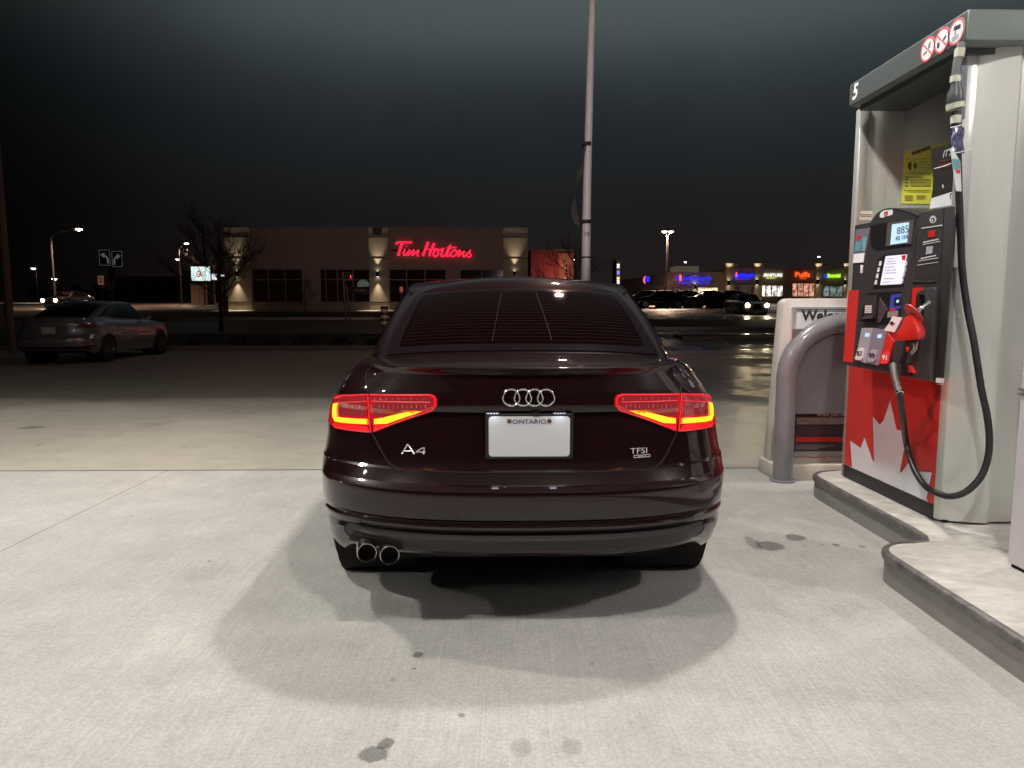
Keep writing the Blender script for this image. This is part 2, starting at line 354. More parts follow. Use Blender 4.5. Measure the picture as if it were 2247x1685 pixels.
def SR(th, z, off=0.0):     # rear shell; th in degrees, signed
    s = -1 if th < 0 else 1; a = min(90, abs(th)); ar = R(a)
    zl = lerp(.308, .246, sstep(48, 68, a)) + .025 * sstep(78, 90, a); zz = z if z >= .44 else lerp(zl, .44, (z - ZL) / (.44 - ZL))
    w = tab(W0, zz) - tab(TP, ZT - zz) - EX(ZT - zz)
    x = w * math.sin(ar) ** (2 / NN); fd = 1 - sstep(60, 88, a)
    y = lerp(tab(YS, zz), tab(YR, z), fd) + (DD - .10) * (1 - math.cos(ar) ** (2 / NN)) + .10 * (a / 90) ** 2 * (1 if a < 90 else 1)
    y = min(y, .60)
    if off:
        n = Vector((math.sin(ar) ** 1.2, -math.cos(ar) ** 1.2 - 1e-3, .05)).normalized()
        x += n.x * off; y += n.y * off
    return Vector((s * x, y, zz))
def th_at(x, z):
    lo, hi = 0.0, 89.9
    for _ in range(30):
        m = (lo + hi) / 2
        if SR(m, z).x < abs(x): lo = m
        else: hi = m
    return math.copysign(lo, x)
CAR = Vector((.101, 2.6, 0))
def onS(px, py):           # pixel -> (th, z) on the black car's rear shell
    Y = 2.75; z = .8
    for _ in range(25):
        p = PY(px, py, Y) - CAR; z = max(.26, min(1.057, p.z)); th = th_at(max(-.9, min(.9, p.x)), z)
        Y = lerp(Y, SR(th, z).y + CAR.y, .6)
    return (th, z)
def clip_poly(mb, poly, fn, du, dv):     # convex poly in (u,v); tessellated on a grid then mapped through fn
    t = bmesh.new(); us = [p[0] for p in poly]; vs = [p[1] for p in poly]
    ar = sum(poly[i][0] * poly[(i + 1) % len(poly)][1] - poly[(i + 1) % len(poly)][0] * poly[i][1] for i in range(len(poly)))
    if ar < 0: poly = poly[::-1]
    nu = max(1, int((max(us) - min(us)) / du + .99)); nv = max(1, int((max(vs) - min(vs)) / dv + .99))
    g = [[t.verts.new((lerp(min(us), max(us), i / nu), lerp(min(vs), max(vs), j / nv), 0)) for i in range(nu + 1)] for j in range(nv + 1)]
    for j in range(nv):
        for i in range(nu): t.faces.new((g[j][i], g[j][i + 1], g[j + 1][i + 1], g[j + 1][i]))
    for i in range(len(poly)):
        a = Vector((*poly[i], 0)); b = Vector((*poly[(i + 1) % len(poly)], 0)); e = b - a
        if e.length < 1e-7: continue
        n = Vector((e.y, -e.x, 0))
        bmesh.ops.bisect_plane(t, geom=t.verts[:] + t.edges[:] + t.faces[:], plane_co=a, plane_no=n, clear_outer=True, dist=1e-7)
    if not t.faces: t.free(); return
    top = {}; bot = {}
    be = [e for e in t.edges if len(e.link_faces) == 1]
    for v in t.verts: top[v] = mb.bm.verts.new(fn(v.co.x, v.co.y, 1)); 
    for f in t.faces: mb.bm.faces.new([top[v] for v in f.verts])
    for e in be:
        for v in e.verts:
            if v not in bot: bot[v] = mb.bm.verts.new(fn(v.co.x, v.co.y, 0))
        a, b = e.verts; mb.bm.faces.new((top[a], top[b], bot[b], bot[a]))
    t.free()
def panel(mb, poly, off, du=3, dv=.02, base=0.0):
    clip_poly(mb, poly, lambda u, v, k: SR(u, v, off if k else base), du, dv)
def pathS(mb, pts, r, off=.0, n=6, sub=6):
    P = []
    for a, b in zip(pts, pts[1:]):
        for i in range(sub): P.append(SR(lerp(a[0], b[0], i / sub), lerp(a[1], b[1], i / sub), off))
    P.append(SR(*pts[-1], off)); mb.tube(P, r, n)
THS = [0, 4, 8, 12, 16, 20, 24, 28, 32, 36, 40, 44, 48, 52, 56, 60, 63, 66, 69, 72, 75, 78, 81, 84, 87, 90]
TH2 = [-a for a in THS[:0:-1]] + THS
def side_pt(y, z0row, s):
    zl = zlow_side(y); zt = tab(TOPZ, y); t = (z0row - ZL) / (ZT - ZL); zz = zl + (zt - zl) * t
    if y < 1.0:
        zr = z0row if z0row >= .44 else lerp(zl, .44, (z0row - ZL) / (.44 - ZL)); zr = max(zr, lerp(zl, zt, min(1, t * .3)) if zl > .30 else zl); zz = lerp(zr if zl < .31 else zz, zz, sstep(.60, .68, y))
    w = tab(W0, max(zz, .27)) - tab(TP, zt - zz) - EX(zt - zz) * (1 - sstep(.60, 1.05, y)) 
    k = 1 - .03 * sstep(3.2, 4.16, y)
    # sculpted shoulder line and doors
    w -= .010 * math.exp(-((zz - .60) / .10) ** 2) * sstep(1.3, 1.6, y) * (1 - sstep(3.1, 3.4, y))
    return Vector((s * w * k, y, zz))
SY = frange(.60, 1.33, 30) + frange(1.36, 3.38, 22) + frange(3.40, 4.13, 30) + [4.16]
def front_pt(th, z0row):
    s = -1 if th < 0 else 1; a = abs(th); ar = R(a)
    zt = lerp(.80, .87, sstep(0, 90, a)); t = (z0row - ZL) / (ZT - ZL); zl = .22; zz = zl + (zt - zl) * t
    w = (tab(W0, max(zz, .27)) - tab(TP, zt - zz)) * .97
    yf = 4.66 - .06 * ((zz - .5) / .3) ** 2
    return Vector((s * w * math.sin(ar) ** (2 / NN), yf - (yf - 4.16) * (1 - math.cos(ar) ** (2 / NN)), zz))
RINGB = [(0, .53, 1.089), (.22, .533, 1.088), (.42, .545, 1.082), (.60, .572, 1.068), (.665, .63, 1.060), (.71, .74, 1.05), (.755, .95, 1.04), (.79, 1.3, 1.026), (.793, 2.0, 1.0), (.79, 2.7, .985), (.775, 3.08, .98), (.70, 3.26, .98), (.42, 3.40, .985), (0, 3.46, .99)]
RINGT = [(0, 1.33, 1.397), (.20, 1.332, 1.395), (.38, 1.345, 1.388), (.54, 1.372, 1.374), (.598, 1.42, 1.376), (.625, 1.50, 1.394), (.628, 1.68, 1.428), (.618, 1.9, 1.450), (.605, 2.2, 1.456), (.598, 2.5, 1.442), (.585, 2.68, 1.415), (.54, 2.66, 1.412), (.34, 2.56, 1.435), (0, 2.52, 1.45)]
def cr(P, t):
    n = len(P) - 1; i = min(int(t), n - 1); f = t - i
    p = [Vector(P[max(0, min(n, j))]) for j in (i - 1, i, i + 1, i + 2)]
    return .5 * ((2 * p[1]) + (p[2] - p[0]) * f + (2 * p[0] - 5 * p[1] + 4 * p[2] - p[3]) * f * f + (3 * p[1] - p[0] - 3 * p[2] + p[3]) * f ** 3)
def GH(t, v, off=0.0):
    s = -1 if t < 0 else 1; a = abs(t); b = cr(RINGB, a); c = cr(RINGT, a)
    p = b.lerp(c, v); bul = .018 * 4 * v * (1 - v)
    ta = cr(RINGB, min(13, a + .05)) - cr(RINGB, max(0, a - .05)); nrm = Vector((ta.y, -ta.x, 0))
    nrm = nrm.normalized() if nrm.length > 1e-6 else Vector((0, -1, 0))
    up = (c - b).normalized(); tt = ta.normalized() if ta.length > 1e-6 else Vector((1, 0, 0)); nn = tt.cross(up).normalized()
    if nn.dot(nrm) < 0: nn = -nn
    p = p + nn * (bul + off)
    if a < 1e-6: p.x = 0
    return Vector((s * p.x, p.y, p.z))
def roof_pt(t, w):
    s = -1 if t < 0 else 1; a = abs(t); c = cr(RINGT, a); k = (c.y - 1.33) / 1.35
    q = Vector((0, 1.75 + .65 * max(0, min(1, k)), 1.484))
    ww = w; p = c.lerp(q, ww); p.z = c.z + (q.z - c.z) * (1 - (1 - ww) ** 2.3)
    return Vector((s * p.x, p.y, p.z))
def car_shell(root, pm, local=True):
    """body with wheel arches, deck, greenhouse, roof; all in car-local coordinates"""
    def tr(mb):
        return mb
    mb = MB()
    up = [z for z in ROWS if z >= .660]
    mb.grid(lambda a, z: SR(a, z), TH2, up)
    for s in (-1, 1):
        mb.grid(lambda y, z: side_pt(y, z, s), SY, ROWS)
        # shelf between the shoulder and the pillar foot
        A = [side_pt(y, ZT, s) for y in (.60, .65, .75, .9, 1.1, 1.3)]; A[0] = SR(90 * s, ZT)
        B = [GH(s * t, 0) for t in (3.9, 4.15, 4.7, 5.4, 6.2, 7.0)]
        for i in range(5): mb.poly([A[i], A[i + 1], B[i + 1], B[i]])
        A = [side_pt(y, ZT, s) for y in (1.3, 1.7, 2.1, 2.5, 2.9, 3.1, 3.3)]; B = [GH(s * t, 0) for t in (7, 7.57, 8.1, 8.75, 9.5, 10.1, 11)]
        for i in range(6): mb.poly([A[i], A[i + 1], B[i + 1], B[i]])
    mb.grid(lambda a, z: front_pt(a, z), TH2, ROWS)
    # deck
    def deck(a, v):
        e = SR(a, ZT); x = min(1, abs(e.x) / .727); i = GH(math.copysign(x * 3.9, a) if a else 0, 0)
        p = e.lerp(i, v); p.z = lerp(e.z, i.z, 1 - (1 - v) ** 1.6) + .002; 
        if v == 0: p.z = e.z
        return p
    mb.grid(deck, TH2, [0, .015, .05, .12, .25, .4, .6, .8, 1])
    def hood(a, v):
        e = front_pt(a, ZT); x = min(1, abs(e.x) / .78); i = GH(math.copysign(13 - x * 2, a) if a else 13, 0)
        p = e.lerp(i, v); p.z = lerp(e.z, i.z, 1 - (1 - v) ** 1.5) ; return p
    mb.grid(hood, TH2, frange(0, 1, 8))
    for s in (-1, 1):
        A = [side_pt(y, ZT, s) for y in (3.3, 3.6, 3.9, 4.16)]; B = [GH(s * 11, 0)] * 4
        for i in range(3): mb.poly([A[i], A[i + 1], B[0]])
    # pillars and roof
    ts = frange(-13, 13, 130)
    mb.grid(GH, ts, [0, .04, .15, .3, .5, .7, .85, .96, 1])
    mb.grid(roof_pt, ts, [0, .03, .08, .15, .25, .4, .55, .7, .85, 1])
    body = obj('body', mb, pm, root, True, 28)
    mb = MB(); lo = [z for z in ROWS if z <= .660]
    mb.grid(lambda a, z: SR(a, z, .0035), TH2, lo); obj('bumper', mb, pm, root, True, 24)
    mb = MB()
    for s in (-1, 1):
        for (wy, wz) in WY:     # wheel wells
            M_ = Matrix.Translation((s * .50, wy, wz)) @ Matrix.Rotation(R(90), 4, 'Y')
            mb.lathe([(0.0, 0), (.37, 0), (.37, .38 * 1)] if s > 0 else [(0.0, 0), (.37, 0), (.37, -.38)], M_, 28)
    mb.box(-.60, .60, .25, 4.5, .25, .28)
    obj('underbody', mb, M['dark'], root)
    return body
def wheel(root, x, y, s, rimm):
    z = .325; M_ = Matrix.Translation((x, y, z)) @ Matrix.Rotation(R(90) * s, 4, 'Y')
    mb = MB(); prof = [(.235, -.12), (.29, -.122), (.312, -.115), (.322, -.10), (.325, -.07), (.325, -.045), (.317, -.043), (.317, -.037), (.325, -.035), (.325, -.004), (.317, -.002), (.317, .004), (.325, .006), (.325, .035), (.317, .037), (.317, .043), (.325, .045), (.325, .07), (.322, .10), (.312, .115), (.29, .122), (.235, .12)]
    mb.lathe(prof, M_, 48); t = obj('wheel', mb, M['rubber'], root, True, 50)
    mb = MB(); mb.lathe([(.237, -.11), (.225, -.09), (.215, .09), (.228, .112), (.237, .108)], M_, 40)
    for k in range(10):
        a = 2 * math.pi * k / 10
        mb.box(-.014, .014, .03, .222, .075, .10, M_ @ Matrix.Rotation(a, 4, 'Z'))
    mb.lathe([(0, .11), (.05, .108), (.055, .07), (0, .07)], M_, 20); mb.lathe([(0, .02), (.22, .02)], M_, 24)
    obj('rim', mb, rimm, t, True, 40)
    return t

car = thing('sedan', 'black sedan seen from behind with its red tail lamps lit, beside the fuel pump', 'car', CAR)
ORG[car.name] = Vector((0, 0, 0))     # children are in car-local coordinates
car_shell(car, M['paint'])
# underbody plate closing the back below the bumper is dark
mb = MB(); mb.box(-.60, .60, .22, .30, .29, .36); obj('rear_crossmember', mb, M['dark'], car)
for s in (-1, 1):
    for (wy, wz) in WY: wheel(car, s * .79, wy, s, M['rim'])
# boot lid seams
def seam(pts, r=.0024): 
    P = [onS(*p) for p in pts]; mb = MB(); pathS(mb, P, r, .001); return mb
def poly_px(pts): return [onS(*p) for p in pts]
L_SEAM = [(817, 948), (826, 965), (838, 988), (852, 1012), (868, 1026), (890, 1033)]
def mirror(P): return [(-a, z) for a, z in P]
lidL = poly_px(L_SEAM); c0 = onS(1150, 1036)
mb = MB()
pathS(mb, lidL + [(-20, c0[1] + .002), (-8, c0[1]), (0, c0[1])], .0038, .002); pathS(mb, mirror(lidL) + [(20, c0[1] + .002), (8, c0[1]), (0, c0[1])], .0038, .002)
top = lidL[0][0]
for s in (-1, 1):
    a = abs(onS(811, 862)[0]); b = abs(onS(806, 818)[0])
    pathS(mb, [(s * abs(top), lidL[0][1]), (s * a, onS(811, 862)[1]), (s * b, onS(806, 820)[1]), (s * b, 1.057)], .003, .001)
obj('boot_lid_seam', mb, M['seam'], car)
# plastic valance: stadium on the shell
def stadium(x0, x1, z0, z1, n=8, ru=4.5):
    P = []; r = (z1 - z0) / 2
    for k in range(n + 1):
        a = -90 + 180 * k / n; P.append((x1 - ru + ru * math.cos(R(a)), (z0 + z1) / 2 + r * math.sin(R(a))))
    for k in range(n + 1):
        a = 90 + 180 * k / n; P.append((x0 + ru + ru * math.cos(R(a)), (z0 + z1) / 2 + r * math.sin(R(a))))
    return P
va = 52.0
mb = MB(); clip_poly(mb, stadium(-va, va, .318, .418), lambda u, v, k: SR(u, v, (.005 + .020 * (1 - sstep(.395, .418, v)) * (1 - sstep(38, 50, abs(u))) if k else -.01)), 3, .008)
obj('rear_valance', mb, M['plastic'], car, True, 60)
mb = MB(); SP = stadium(-va - .6, va + .6, .316, .421); pathS(mb, SP + [SP[0]], .0030, .003, sub=3); obj('valance_gap', mb, M['seam'], car)
# exhaust cutout + pipes
mb = MB(); e0 = onS(790, 1214); e1 = onS(884, 1214)
clip_poly(mb, [(e0[0] - 1, .315), (e1[0] + 1, .315), (e1[0] + .6, .345), (e1[0] - 3, .372), (e0[0] + 3, .376), (e0[0], .36)], lambda u, v, k: SR(u, v, .030 * (1 - sstep(44, 58, abs(u))) + .004 if k else 0), 2, .02)
obj('exhaust_recess', mb, M['dark'], car)
for (px, py, rp) in ((805, 1212, .0385), (855, 1217, .0385)):
    p = PY(px, py, CAR.y + .03) - CAR
    mb = MB(); M_ = Matrix.Translation(p) @ Matrix.Rotation(R(90), 4, 'X') @ Matrix.Rotation(R(12), 4, 'Y')
    mb.lathe([(rp - .005, -.20), (rp, -.20), (rp, .0), (rp - .001, .003), (rp - .004, .002), (rp - .005, 0), (rp - .006, -.19)], M_, 36)
    t = obj('exhaust_pipe', mb, M['dull_chrome'], car, True)
    mb = MB(); mb.lathe([(0, -.06), (rp - .006, -.06)], M_, 24); obj('pipe_bore', mb, M['dark'], t)
# ---- tail lamps
def lamp(s):
    g = bpy.data.objects.new('x', None); bpy.data.objects.remove(g)
    inner = poly_px([(814, 862), (944, 862.5), (955, 866), (960, 874), (960, 889), (951, 900.5), (935, 906), (822, 947)])
    outer = poly_px([(809, 861), (750, 864)]) + [(-83, onS(742, 866)[1] - .008), (-87, onS(742, 866)[1] - .03), (-87, onS(740, 934)[1] + .02), (-84, onS(740, 936)[1] + .006)] + poly_px([(760, 942), (817, 947.5)])
    f = (lambda P: P) if s < 0 else mirror
    mb = MB(); panel(mb, f(inner), .006); panel(mb, f(outer), .006)
    lampo = obj('tail_lamp', mb, M['lens'], car, True, 30)
    # dark reflector windows
    mb = MB()
    panel(mb, f(poly_px([(820, 869), (941, 869), (950, 876), (948, 890), (930, 898), (850, 915), (826, 914)])), .0095, base=.006)
    panel(mb, f(poly_px([(806, 869), (748, 872), (746, 884), (747, 910), (805, 912)])), .0095, base=.006)
    obj('lamp_reflector', mb, M['lens_dark'], lampo, True, 30)
    # lit bands
    mb = MB()
    panel(mb, f(poly_px([(752, 926), (806, 934), (813, 944), (765, 939), (735, 933), (735, 926)])), .0095, base=.006)
    panel(mb, f(poly_px([(824, 932), (852, 931), (858, 932), (824, 945)])), .0095, base=.006)
    panel(mb, f(poly_px([(852, 931), (905, 913), (930, 904.5), (930, 906), (858, 932)])), .0095, base=.006)
    obj('lamp_lower_band', mb, M['lens_band'], lampo)
    mb = MB()
    for pts in ([(816, 864.5), (943, 865), (953, 869), (957, 875), (957, 888), (949, 899), (935, 904), (823, 944)], [(811.5, 864), (812.5, 885), (815, 915), (818, 946)], [(808, 864), (752, 867), (738, 872)], [(820, 878.5), (946, 881)], [(808, 879), (748, 882)], [(738, 935), (760, 940), (815, 946)]):
        pathS(mb, f(poly_px(pts)), .0028, .010, sub=4)
    obj('lamp_rim', mb, M['lens_rim'], lampo)
    mb = MB()
    for (x0_, x1_, st_, ya, yb) in ((836, 944, 10, 886, 894), (762, 796, 8, 886, 894), (826, 946, 13, 871.5, 876)):
        mb = MB()
        for px in range(x0_, x1_, st_):
            a = onS(px, ya); b = onS(px + .8, yb); pathS(mb, f([a, b]), .0011, .0115, 4, 1)
        pathS(mb, f([onS(x0_, ya), onS(x1_ - st_, ya)]), .0007, .0113, 4, 4)
        bmesh.ops.remove_doubles(mb.bm, verts=mb.bm.verts[:], dist=.0016)
        obj('lamp_ribs', mb, M['cells'], lampo)
    def guide(k, m, nm, off):
        mb = MB()
        def wid(P, c): return [((p[0] - c[0]) * k + c[0], (p[1] - c[1]) * k + c[1]) for p in P]
        A = poly_px([(826.5, 917.5), (838, 916.5), (853, 927.5), (826.5, 928.5)]); A2 = poly_px([(838, 916.5), (896, 902), (927, 900.5), (910, 907.5), (853, 927.5)])
        B = poly_px([(737.5, 912), (809, 917.5), (810.5, 929.5), (760, 925.5), (741, 923)])
        Cc = poly_px([(738, 884.5), (745, 883), (744.5, 914), (736.5, 914)])
        for P in (A, A2, B, Cc):
            c = (sum(p[0] for p in P) / len(P), sum(p[1] for p in P) / len(P))
            Q = []
            for p in P:   # inset/outset roughly by a constant amount
                d = Vector((p[0] - c[0], (p[1] - c[1]) * 80)); d = d.normalized() * k; Q.append((p[0] + d.x, p[1] + d.y / 80))
            panel(mb, f(Q), off, base=.006)
        return obj(nm, mb, m, lampo, False)
    guide(.28, M['led_edge'], 'light_guide_edge', .0125); guide(0, M['led'], 'light_guide', .0145)
    return lampo
lamp(-1); lamp(1)
for s in (-1, 1):      # added red spots, tint the lot in place of tail-lamp glare
    ld = bpy.data.lights.new('red_fill_spot', 'SPOT'); ld.energy = 100 if s < 0 else 25; ld.spot_size = R(62); ld.spot_blend = .6; ld.color = (1, .05, .03); ld.shadow_soft_size = .03
    lo = bpy.data.objects.new('red_fill_spot', ld); lo.location = (s * .93, .40, .87); lo.rotation_euler = Vector((s * .9, 1.0, .16)).to_track_quat('-Z', 'Y').to_euler(); lo.parent = car; COL.objects.link(lo)
# ---- emblem and badges
mb = MB()
for px in (1122, 1147.4, 1172.8, 1198.2):
    p = PY(px, 870.8, CAR.y + .092) - CAR; mb.tube([p + Vector((.0325 * math.cos(a), 0, .0325 * math.sin(a))) for a in [2 * math.pi * k / 36 for k in range(36)]], .0042, 8, closed=True)
obj('ring_emblem', mb, M['chrome'], car, True)
def badge(txt, px, py, hpx, wpx, name, off=.006, bold=.0):
    th, z = onS(px, py); p = SR(th, z, off); q = SR(th + 3, z, off); r = (q - p).normalized(); h = hpx / F * 2.75
    m = MB(); text_into(m, txt, p, r, (0, .03, 1), h, .004, bold=bold, squeeze=wpx); return obj(name, m, M['chrome'], car)
z3 = lambda x, y: (680 + x / 4.809, 840 + y / 4.809)
mb = MB()
for P, r_ in (([(980, 736), (1034, 645), (1040, 645), (1104, 736)], .0030), ([(1008, 712), (1078, 712)], .0022), ([(974, 737), (990, 737)], .0032), ([(1094, 737), (1112, 737)], .0036)): pathS(mb, [onS(*z3(*p)) for p in P], r_, .004, 6, 3)
bdg = mat('satin_badge', (.75, .72, .70), .35, metal=.45)
obj('letter_badge', mb, bdg, car, True)
mb = MB()
for P, r_ in (([(1204, 738), (1212, 678), (1180, 686), (1122, 722), (1222, 722)], .0026), ([(1196, 738), (1214, 738)], .0032)): pathS(mb, [onS(*z3(*p)) for p in P], r_, .004, 6, 3)
obj('number_badge', mb, bdg, car, True)
badge('TFSI', 1400, 987.5, 12.5, 1.35, 'engine_badge')
th, z = onS(1407, 998.5); p = SR(th, z, .004); q = SR(th + 3, z, .004); r = (q - p).normalized(); mb = MB()
Mb = Matrix((( r.x, 0, 0, p.x), (r.y, 1, 0, p.y), (r.z, 0, 1, p.z), (0, 0, 0, 1)))
mb.box(-.036, .036, -.004, .003, .0035, .0055, Mb); mb.box(-.036, .036, -.004, .003, -.0055, -.0035, Mb); mb.box(-.036, -.034, -.004, .003, -.0055, .0055, Mb); mb.box(.034, .036, -.004, .003, -.0055, .0055, Mb)
text_into(mb, 'quattro', p + Vector((0, -.003, 0)), r, (0, 0, 1), .0055, .002, squeeze=1.5)
obj('drive_badge', mb, M['chrome'], car)
# ---- licence plate
pc = PY(1161.5, 911.7, CAR.y + .085) - CAR
mb = MB(); x0, x1 = pc.x - .158, pc.x + .158; z1 = pc.z; z0 = z1 - .158
mb.rbox(x0 - .014, x1 + .014, .078, .092, z0 - .012, z1 + .010, .004); fr = obj('plate_frame', mb, M['black'], car)
mb = MB()
def rr(x0, x1, z0, z1, r, y, n=5):
    P = []
    for cx, cz, a0 in ((x1 - r, z0 + r, -90), (x1 - r, z1 - r, 0), (x0 + r, z1 - r, 90), (x0 + r, z0 + r, 180)):
        for k in range(n + 1): a = R(a0 + 90 * k / n); P.append((cx + r * math.cos(a), y, cz + r * math.sin(a)))
    return P
mb.prism(rr(x0, x1, z0, z1, .014, .0745), (0, .004, 0)); pl = obj('licence_plate', mb, M['plate'], car, bevel=0)
mb = MB(); text_into(mb, 'ONTARIO', (pc.x, .0735, z1 - .021), (1, 0, 0), (0, 0, 1), .017, .0012, squeeze=1.2); obj('plate_lettering', mb, M['blue_ink'], pl)
screwm = mat('screw_rust', (.16, .07, .05), .5, metal=.6)
for sx_ in (-.078, .078):
    mb = MB(); mb.lathe([(0, .004), (.006, .004), (.0085, 0)], Matrix.Translation((pc.x + sx_, .073, z1 - .018)) @ Matrix.Rotation(R(90), 4, 'X'), 14); obj('plate_screw', mb, screwm, pl)
pledm = glow('plate_led', (.8, .85, 1), 1.6)
for px in (1081, 1228):
    mb = MB(); p = PY(px, 905, CAR.y + .095) - CAR; mb.rbox(p.x - .028, p.x + .028, .086, .125, p.z - .007, p.z + .002, .002)
    plo = obj('plate_lamp', mb, M['black'], car)
    mb = MB(); p = PY(px, 905, CAR.y + .085) - CAR
    for k in range(4): mb.box(p.x - .022 + .012 * k, p.x - .014 + .012 * k, .083, .0865, p.z - .004, p.z - .0005)
    obj('plate_lamp_led', mb, pledm, plo)
for px in (1081, 1228):
    p = PY(px, 905, CAR.y + .06) - CAR
    ld = bpy.data.lights.new('plate_light', 'AREA'); ld.size = .03; ld.energy = .02; ld.color = (.75, .8, 1)
    lo = bpy.data.objects.new('plate_light', ld); lo.location = (p.x, .055, p.z - .001); lo.parent = car; COL.objects.link(lo)
mb = MB(); p = PY(1176, 907, CAR.y + .085) - CAR; mb.rbox(p.x - .014, p.x + .014, .07, .10, p.z - .008, p.z + .004, .002); obj('boot_handle', mb, M['black'], car)
# ---- glazing
def gpanel(poly, off, m, name, parent, du=.25, dv=.06, base=0):
    mb = MB(); clip_poly(mb, poly, lambda u, v, k: GH(u, v, off if k else base), du, dv); return obj(name, mb, m, parent, True, 30)
def corner(P, r=.06): return P
rw = gpanel([(-3.25, .02), (3.25, .02), (3.2, .90), (3.02, .965), (-3.02, .965), (-3.2, .90)], .006, M['frit'], 'rear_window', car)
gpanel([(-2.82, .12), (-2.70, .095), (2.70, .095), (2.82, .12), (2.86, .85), (2.7, .915), (-2.7, .915), (-2.86, .85)], .0075, M['glass'], 'window_pane', rw, base=.006)
mb = MB()
for k in range(19):
    v = .13 + .76 * k / 18; mb.tube([GH(t, v, .0077) for t in frange(-2.72, 2.72, 28)], .0004, 3)
for t0 in (-.55, .55):
    mb.tube([GH(t0 * (1.25 - .35 * v), v, .0088) for v in frange(.12, .90, 8)], .0011, 3)
obj('defroster_line', mb, mat('defroster', (.05, .018, .018), .5), rw)
mb = MB(); mb.rbox(-.13, .13, 1.22, 1.26, 1.335, 1.352, .006); obj('brake_lamp_housing', mb, M['black'], rw)
# red parcel-shelf reflection line is the real shelf edge: dark shelf strip below the glass
for s in (-1, 1):
    sw = gpanel([(s * 5.2, .10), (s * 10.1, .06), (s * 9.7, .93), (s * 6.2, .93), (s * 5.5, .70)], .004, M['glass'], 'side_window', car)
    mb = MB(); mb.tube([GH(s * t, .035, .006) for t in frange(4.4, 10.4, 40)], .006, 5); mb.tube([GH(s * t, .985, .006) for t in frange(4.0, 10, 40)], .004, 5)
    obj('window_trim', mb, M['blackgloss'], car, True)
gpanel([(-10.95 * 1, .06), (-10.95, .06), (-10.95, .95)], .004, M['glass'], 'x', car) if False else None
mb = MB()
for t0, t1 in ((-13, -11.1), (11.1, 13)): clip_poly(mb, [(t0, .06), (t1, .06), (t1, .95), (t0, .95)], lambda u, v, k: GH(u, v, .004 if k else 0), .25, .06)
obj('windscreen', mb, M['glass'], car, True)
mb = MB(); fin = [(1.62, 0), (1.70, .030), (1.76, .045), (1.785, .043), (1.80, 0)]
mb.prism([(-.010, y, 1.452 + z) for y, z in fin], (.020, 0, 0)); obj('antenna_fin', mb, M['blackgloss'], car, bevel=.004)
for s in (-1, 1):
    mb = MB(); mb.rbox(min(s * .84, s * 1.02), max(s * .84, s * 1.02), 2.92, 3.02, .985, 1.10, .03, 3); mb.tube([(s * .77, 3.0, 1.0), (s * .87, 2.98, 1.02)], .02, 8)
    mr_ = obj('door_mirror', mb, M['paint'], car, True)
# door seams and handles
for s in (-1, 1):
    for y in (1.42, 2.35, 3.28):
        mb = MB(); mb.tube([side_pt(y, z, s) + Vector((s * .0005, 0, 0)) for z in frange(.30, 1.05, 10)], .0025, 4); obj('door_seam', mb, M['seam'], car)
for s in (-1, 1):
    for y in (1.60, 2.52):
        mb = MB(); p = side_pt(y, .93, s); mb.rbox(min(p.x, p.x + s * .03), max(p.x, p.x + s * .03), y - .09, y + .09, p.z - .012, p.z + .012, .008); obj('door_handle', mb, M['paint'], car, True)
# ------------------------------------------------------------------ fuel pump island
def stainless(name, c=(.60, .59, .57), r=.30, st=(60, 60, 1.2)):
    return mat(name, c, r, metal=.85, var=.10, vscale=2.0, stretch=st)
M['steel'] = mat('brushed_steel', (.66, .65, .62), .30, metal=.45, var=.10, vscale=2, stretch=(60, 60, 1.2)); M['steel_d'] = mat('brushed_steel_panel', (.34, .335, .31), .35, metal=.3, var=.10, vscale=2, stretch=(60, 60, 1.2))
M['steel_w'] = mat('satin_cream_panel', (.62, .63, .575), .36, metal=.35, var=.05, vscale=2.0, stretch=(5, 5, .4))
M['pump_red'] = mat('pump_red', (.58, .035, .03), .35, var=.05); M['pump_white'] = mat('decal_white', (.72, .72, .76), .45, var=.03)
M['header'] = mat('header_grey_metal', (.17, .20, .19), .45, var=.06); M['header_d'] = mat('header_dark', (.075, .085, .085), .45)
M['head'] = mat('charcoal_moulding', (.040, .037, .040), .42, var=.12, vscale=25); M['head2'] = mat('black_moulding', (.012, .011, .012), .4)
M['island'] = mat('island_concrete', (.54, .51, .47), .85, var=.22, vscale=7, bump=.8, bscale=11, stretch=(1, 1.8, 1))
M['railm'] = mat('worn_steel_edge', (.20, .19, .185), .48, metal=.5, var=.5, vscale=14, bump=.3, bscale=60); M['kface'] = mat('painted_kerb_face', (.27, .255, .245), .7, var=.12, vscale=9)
M['yellow'] = mat('warning_yellow', (.52, .50, .04), .5); M['ink'] = mat('black_ink', (.02, .02, .02), .6); M['paper'] = mat('white_paper', (.84, .83, .88), .6); M['wink'] = mat('white_ink', (.7, .7, .7), .6)
M['hose'] = mat('black_hose', (.022, .022, .024), .42, var=.2, vscale=40)
M['lcd'] = mat('lcd', (.3, .4, .5), .2, emis=(.42, .66, .90), es=.85); M['lcd2'] = mat('lit_screen', (.4, .4, .5), .2, emis=(.78, .77, .95), es=.85)
M['grey1'] = mat('button_grey', (.36, .355, .40), .4); M['blue'] = mat('reader_blue', (.05, .07, .42), .35); M['nred'] = mat('nozzle_red', (.60, .03, .025), .28, coat=.3)
isl = thing('pump_island', 'raised concrete island with a worn steel edge under the fuel pump', 'island', (2.6, 3.4, 0))
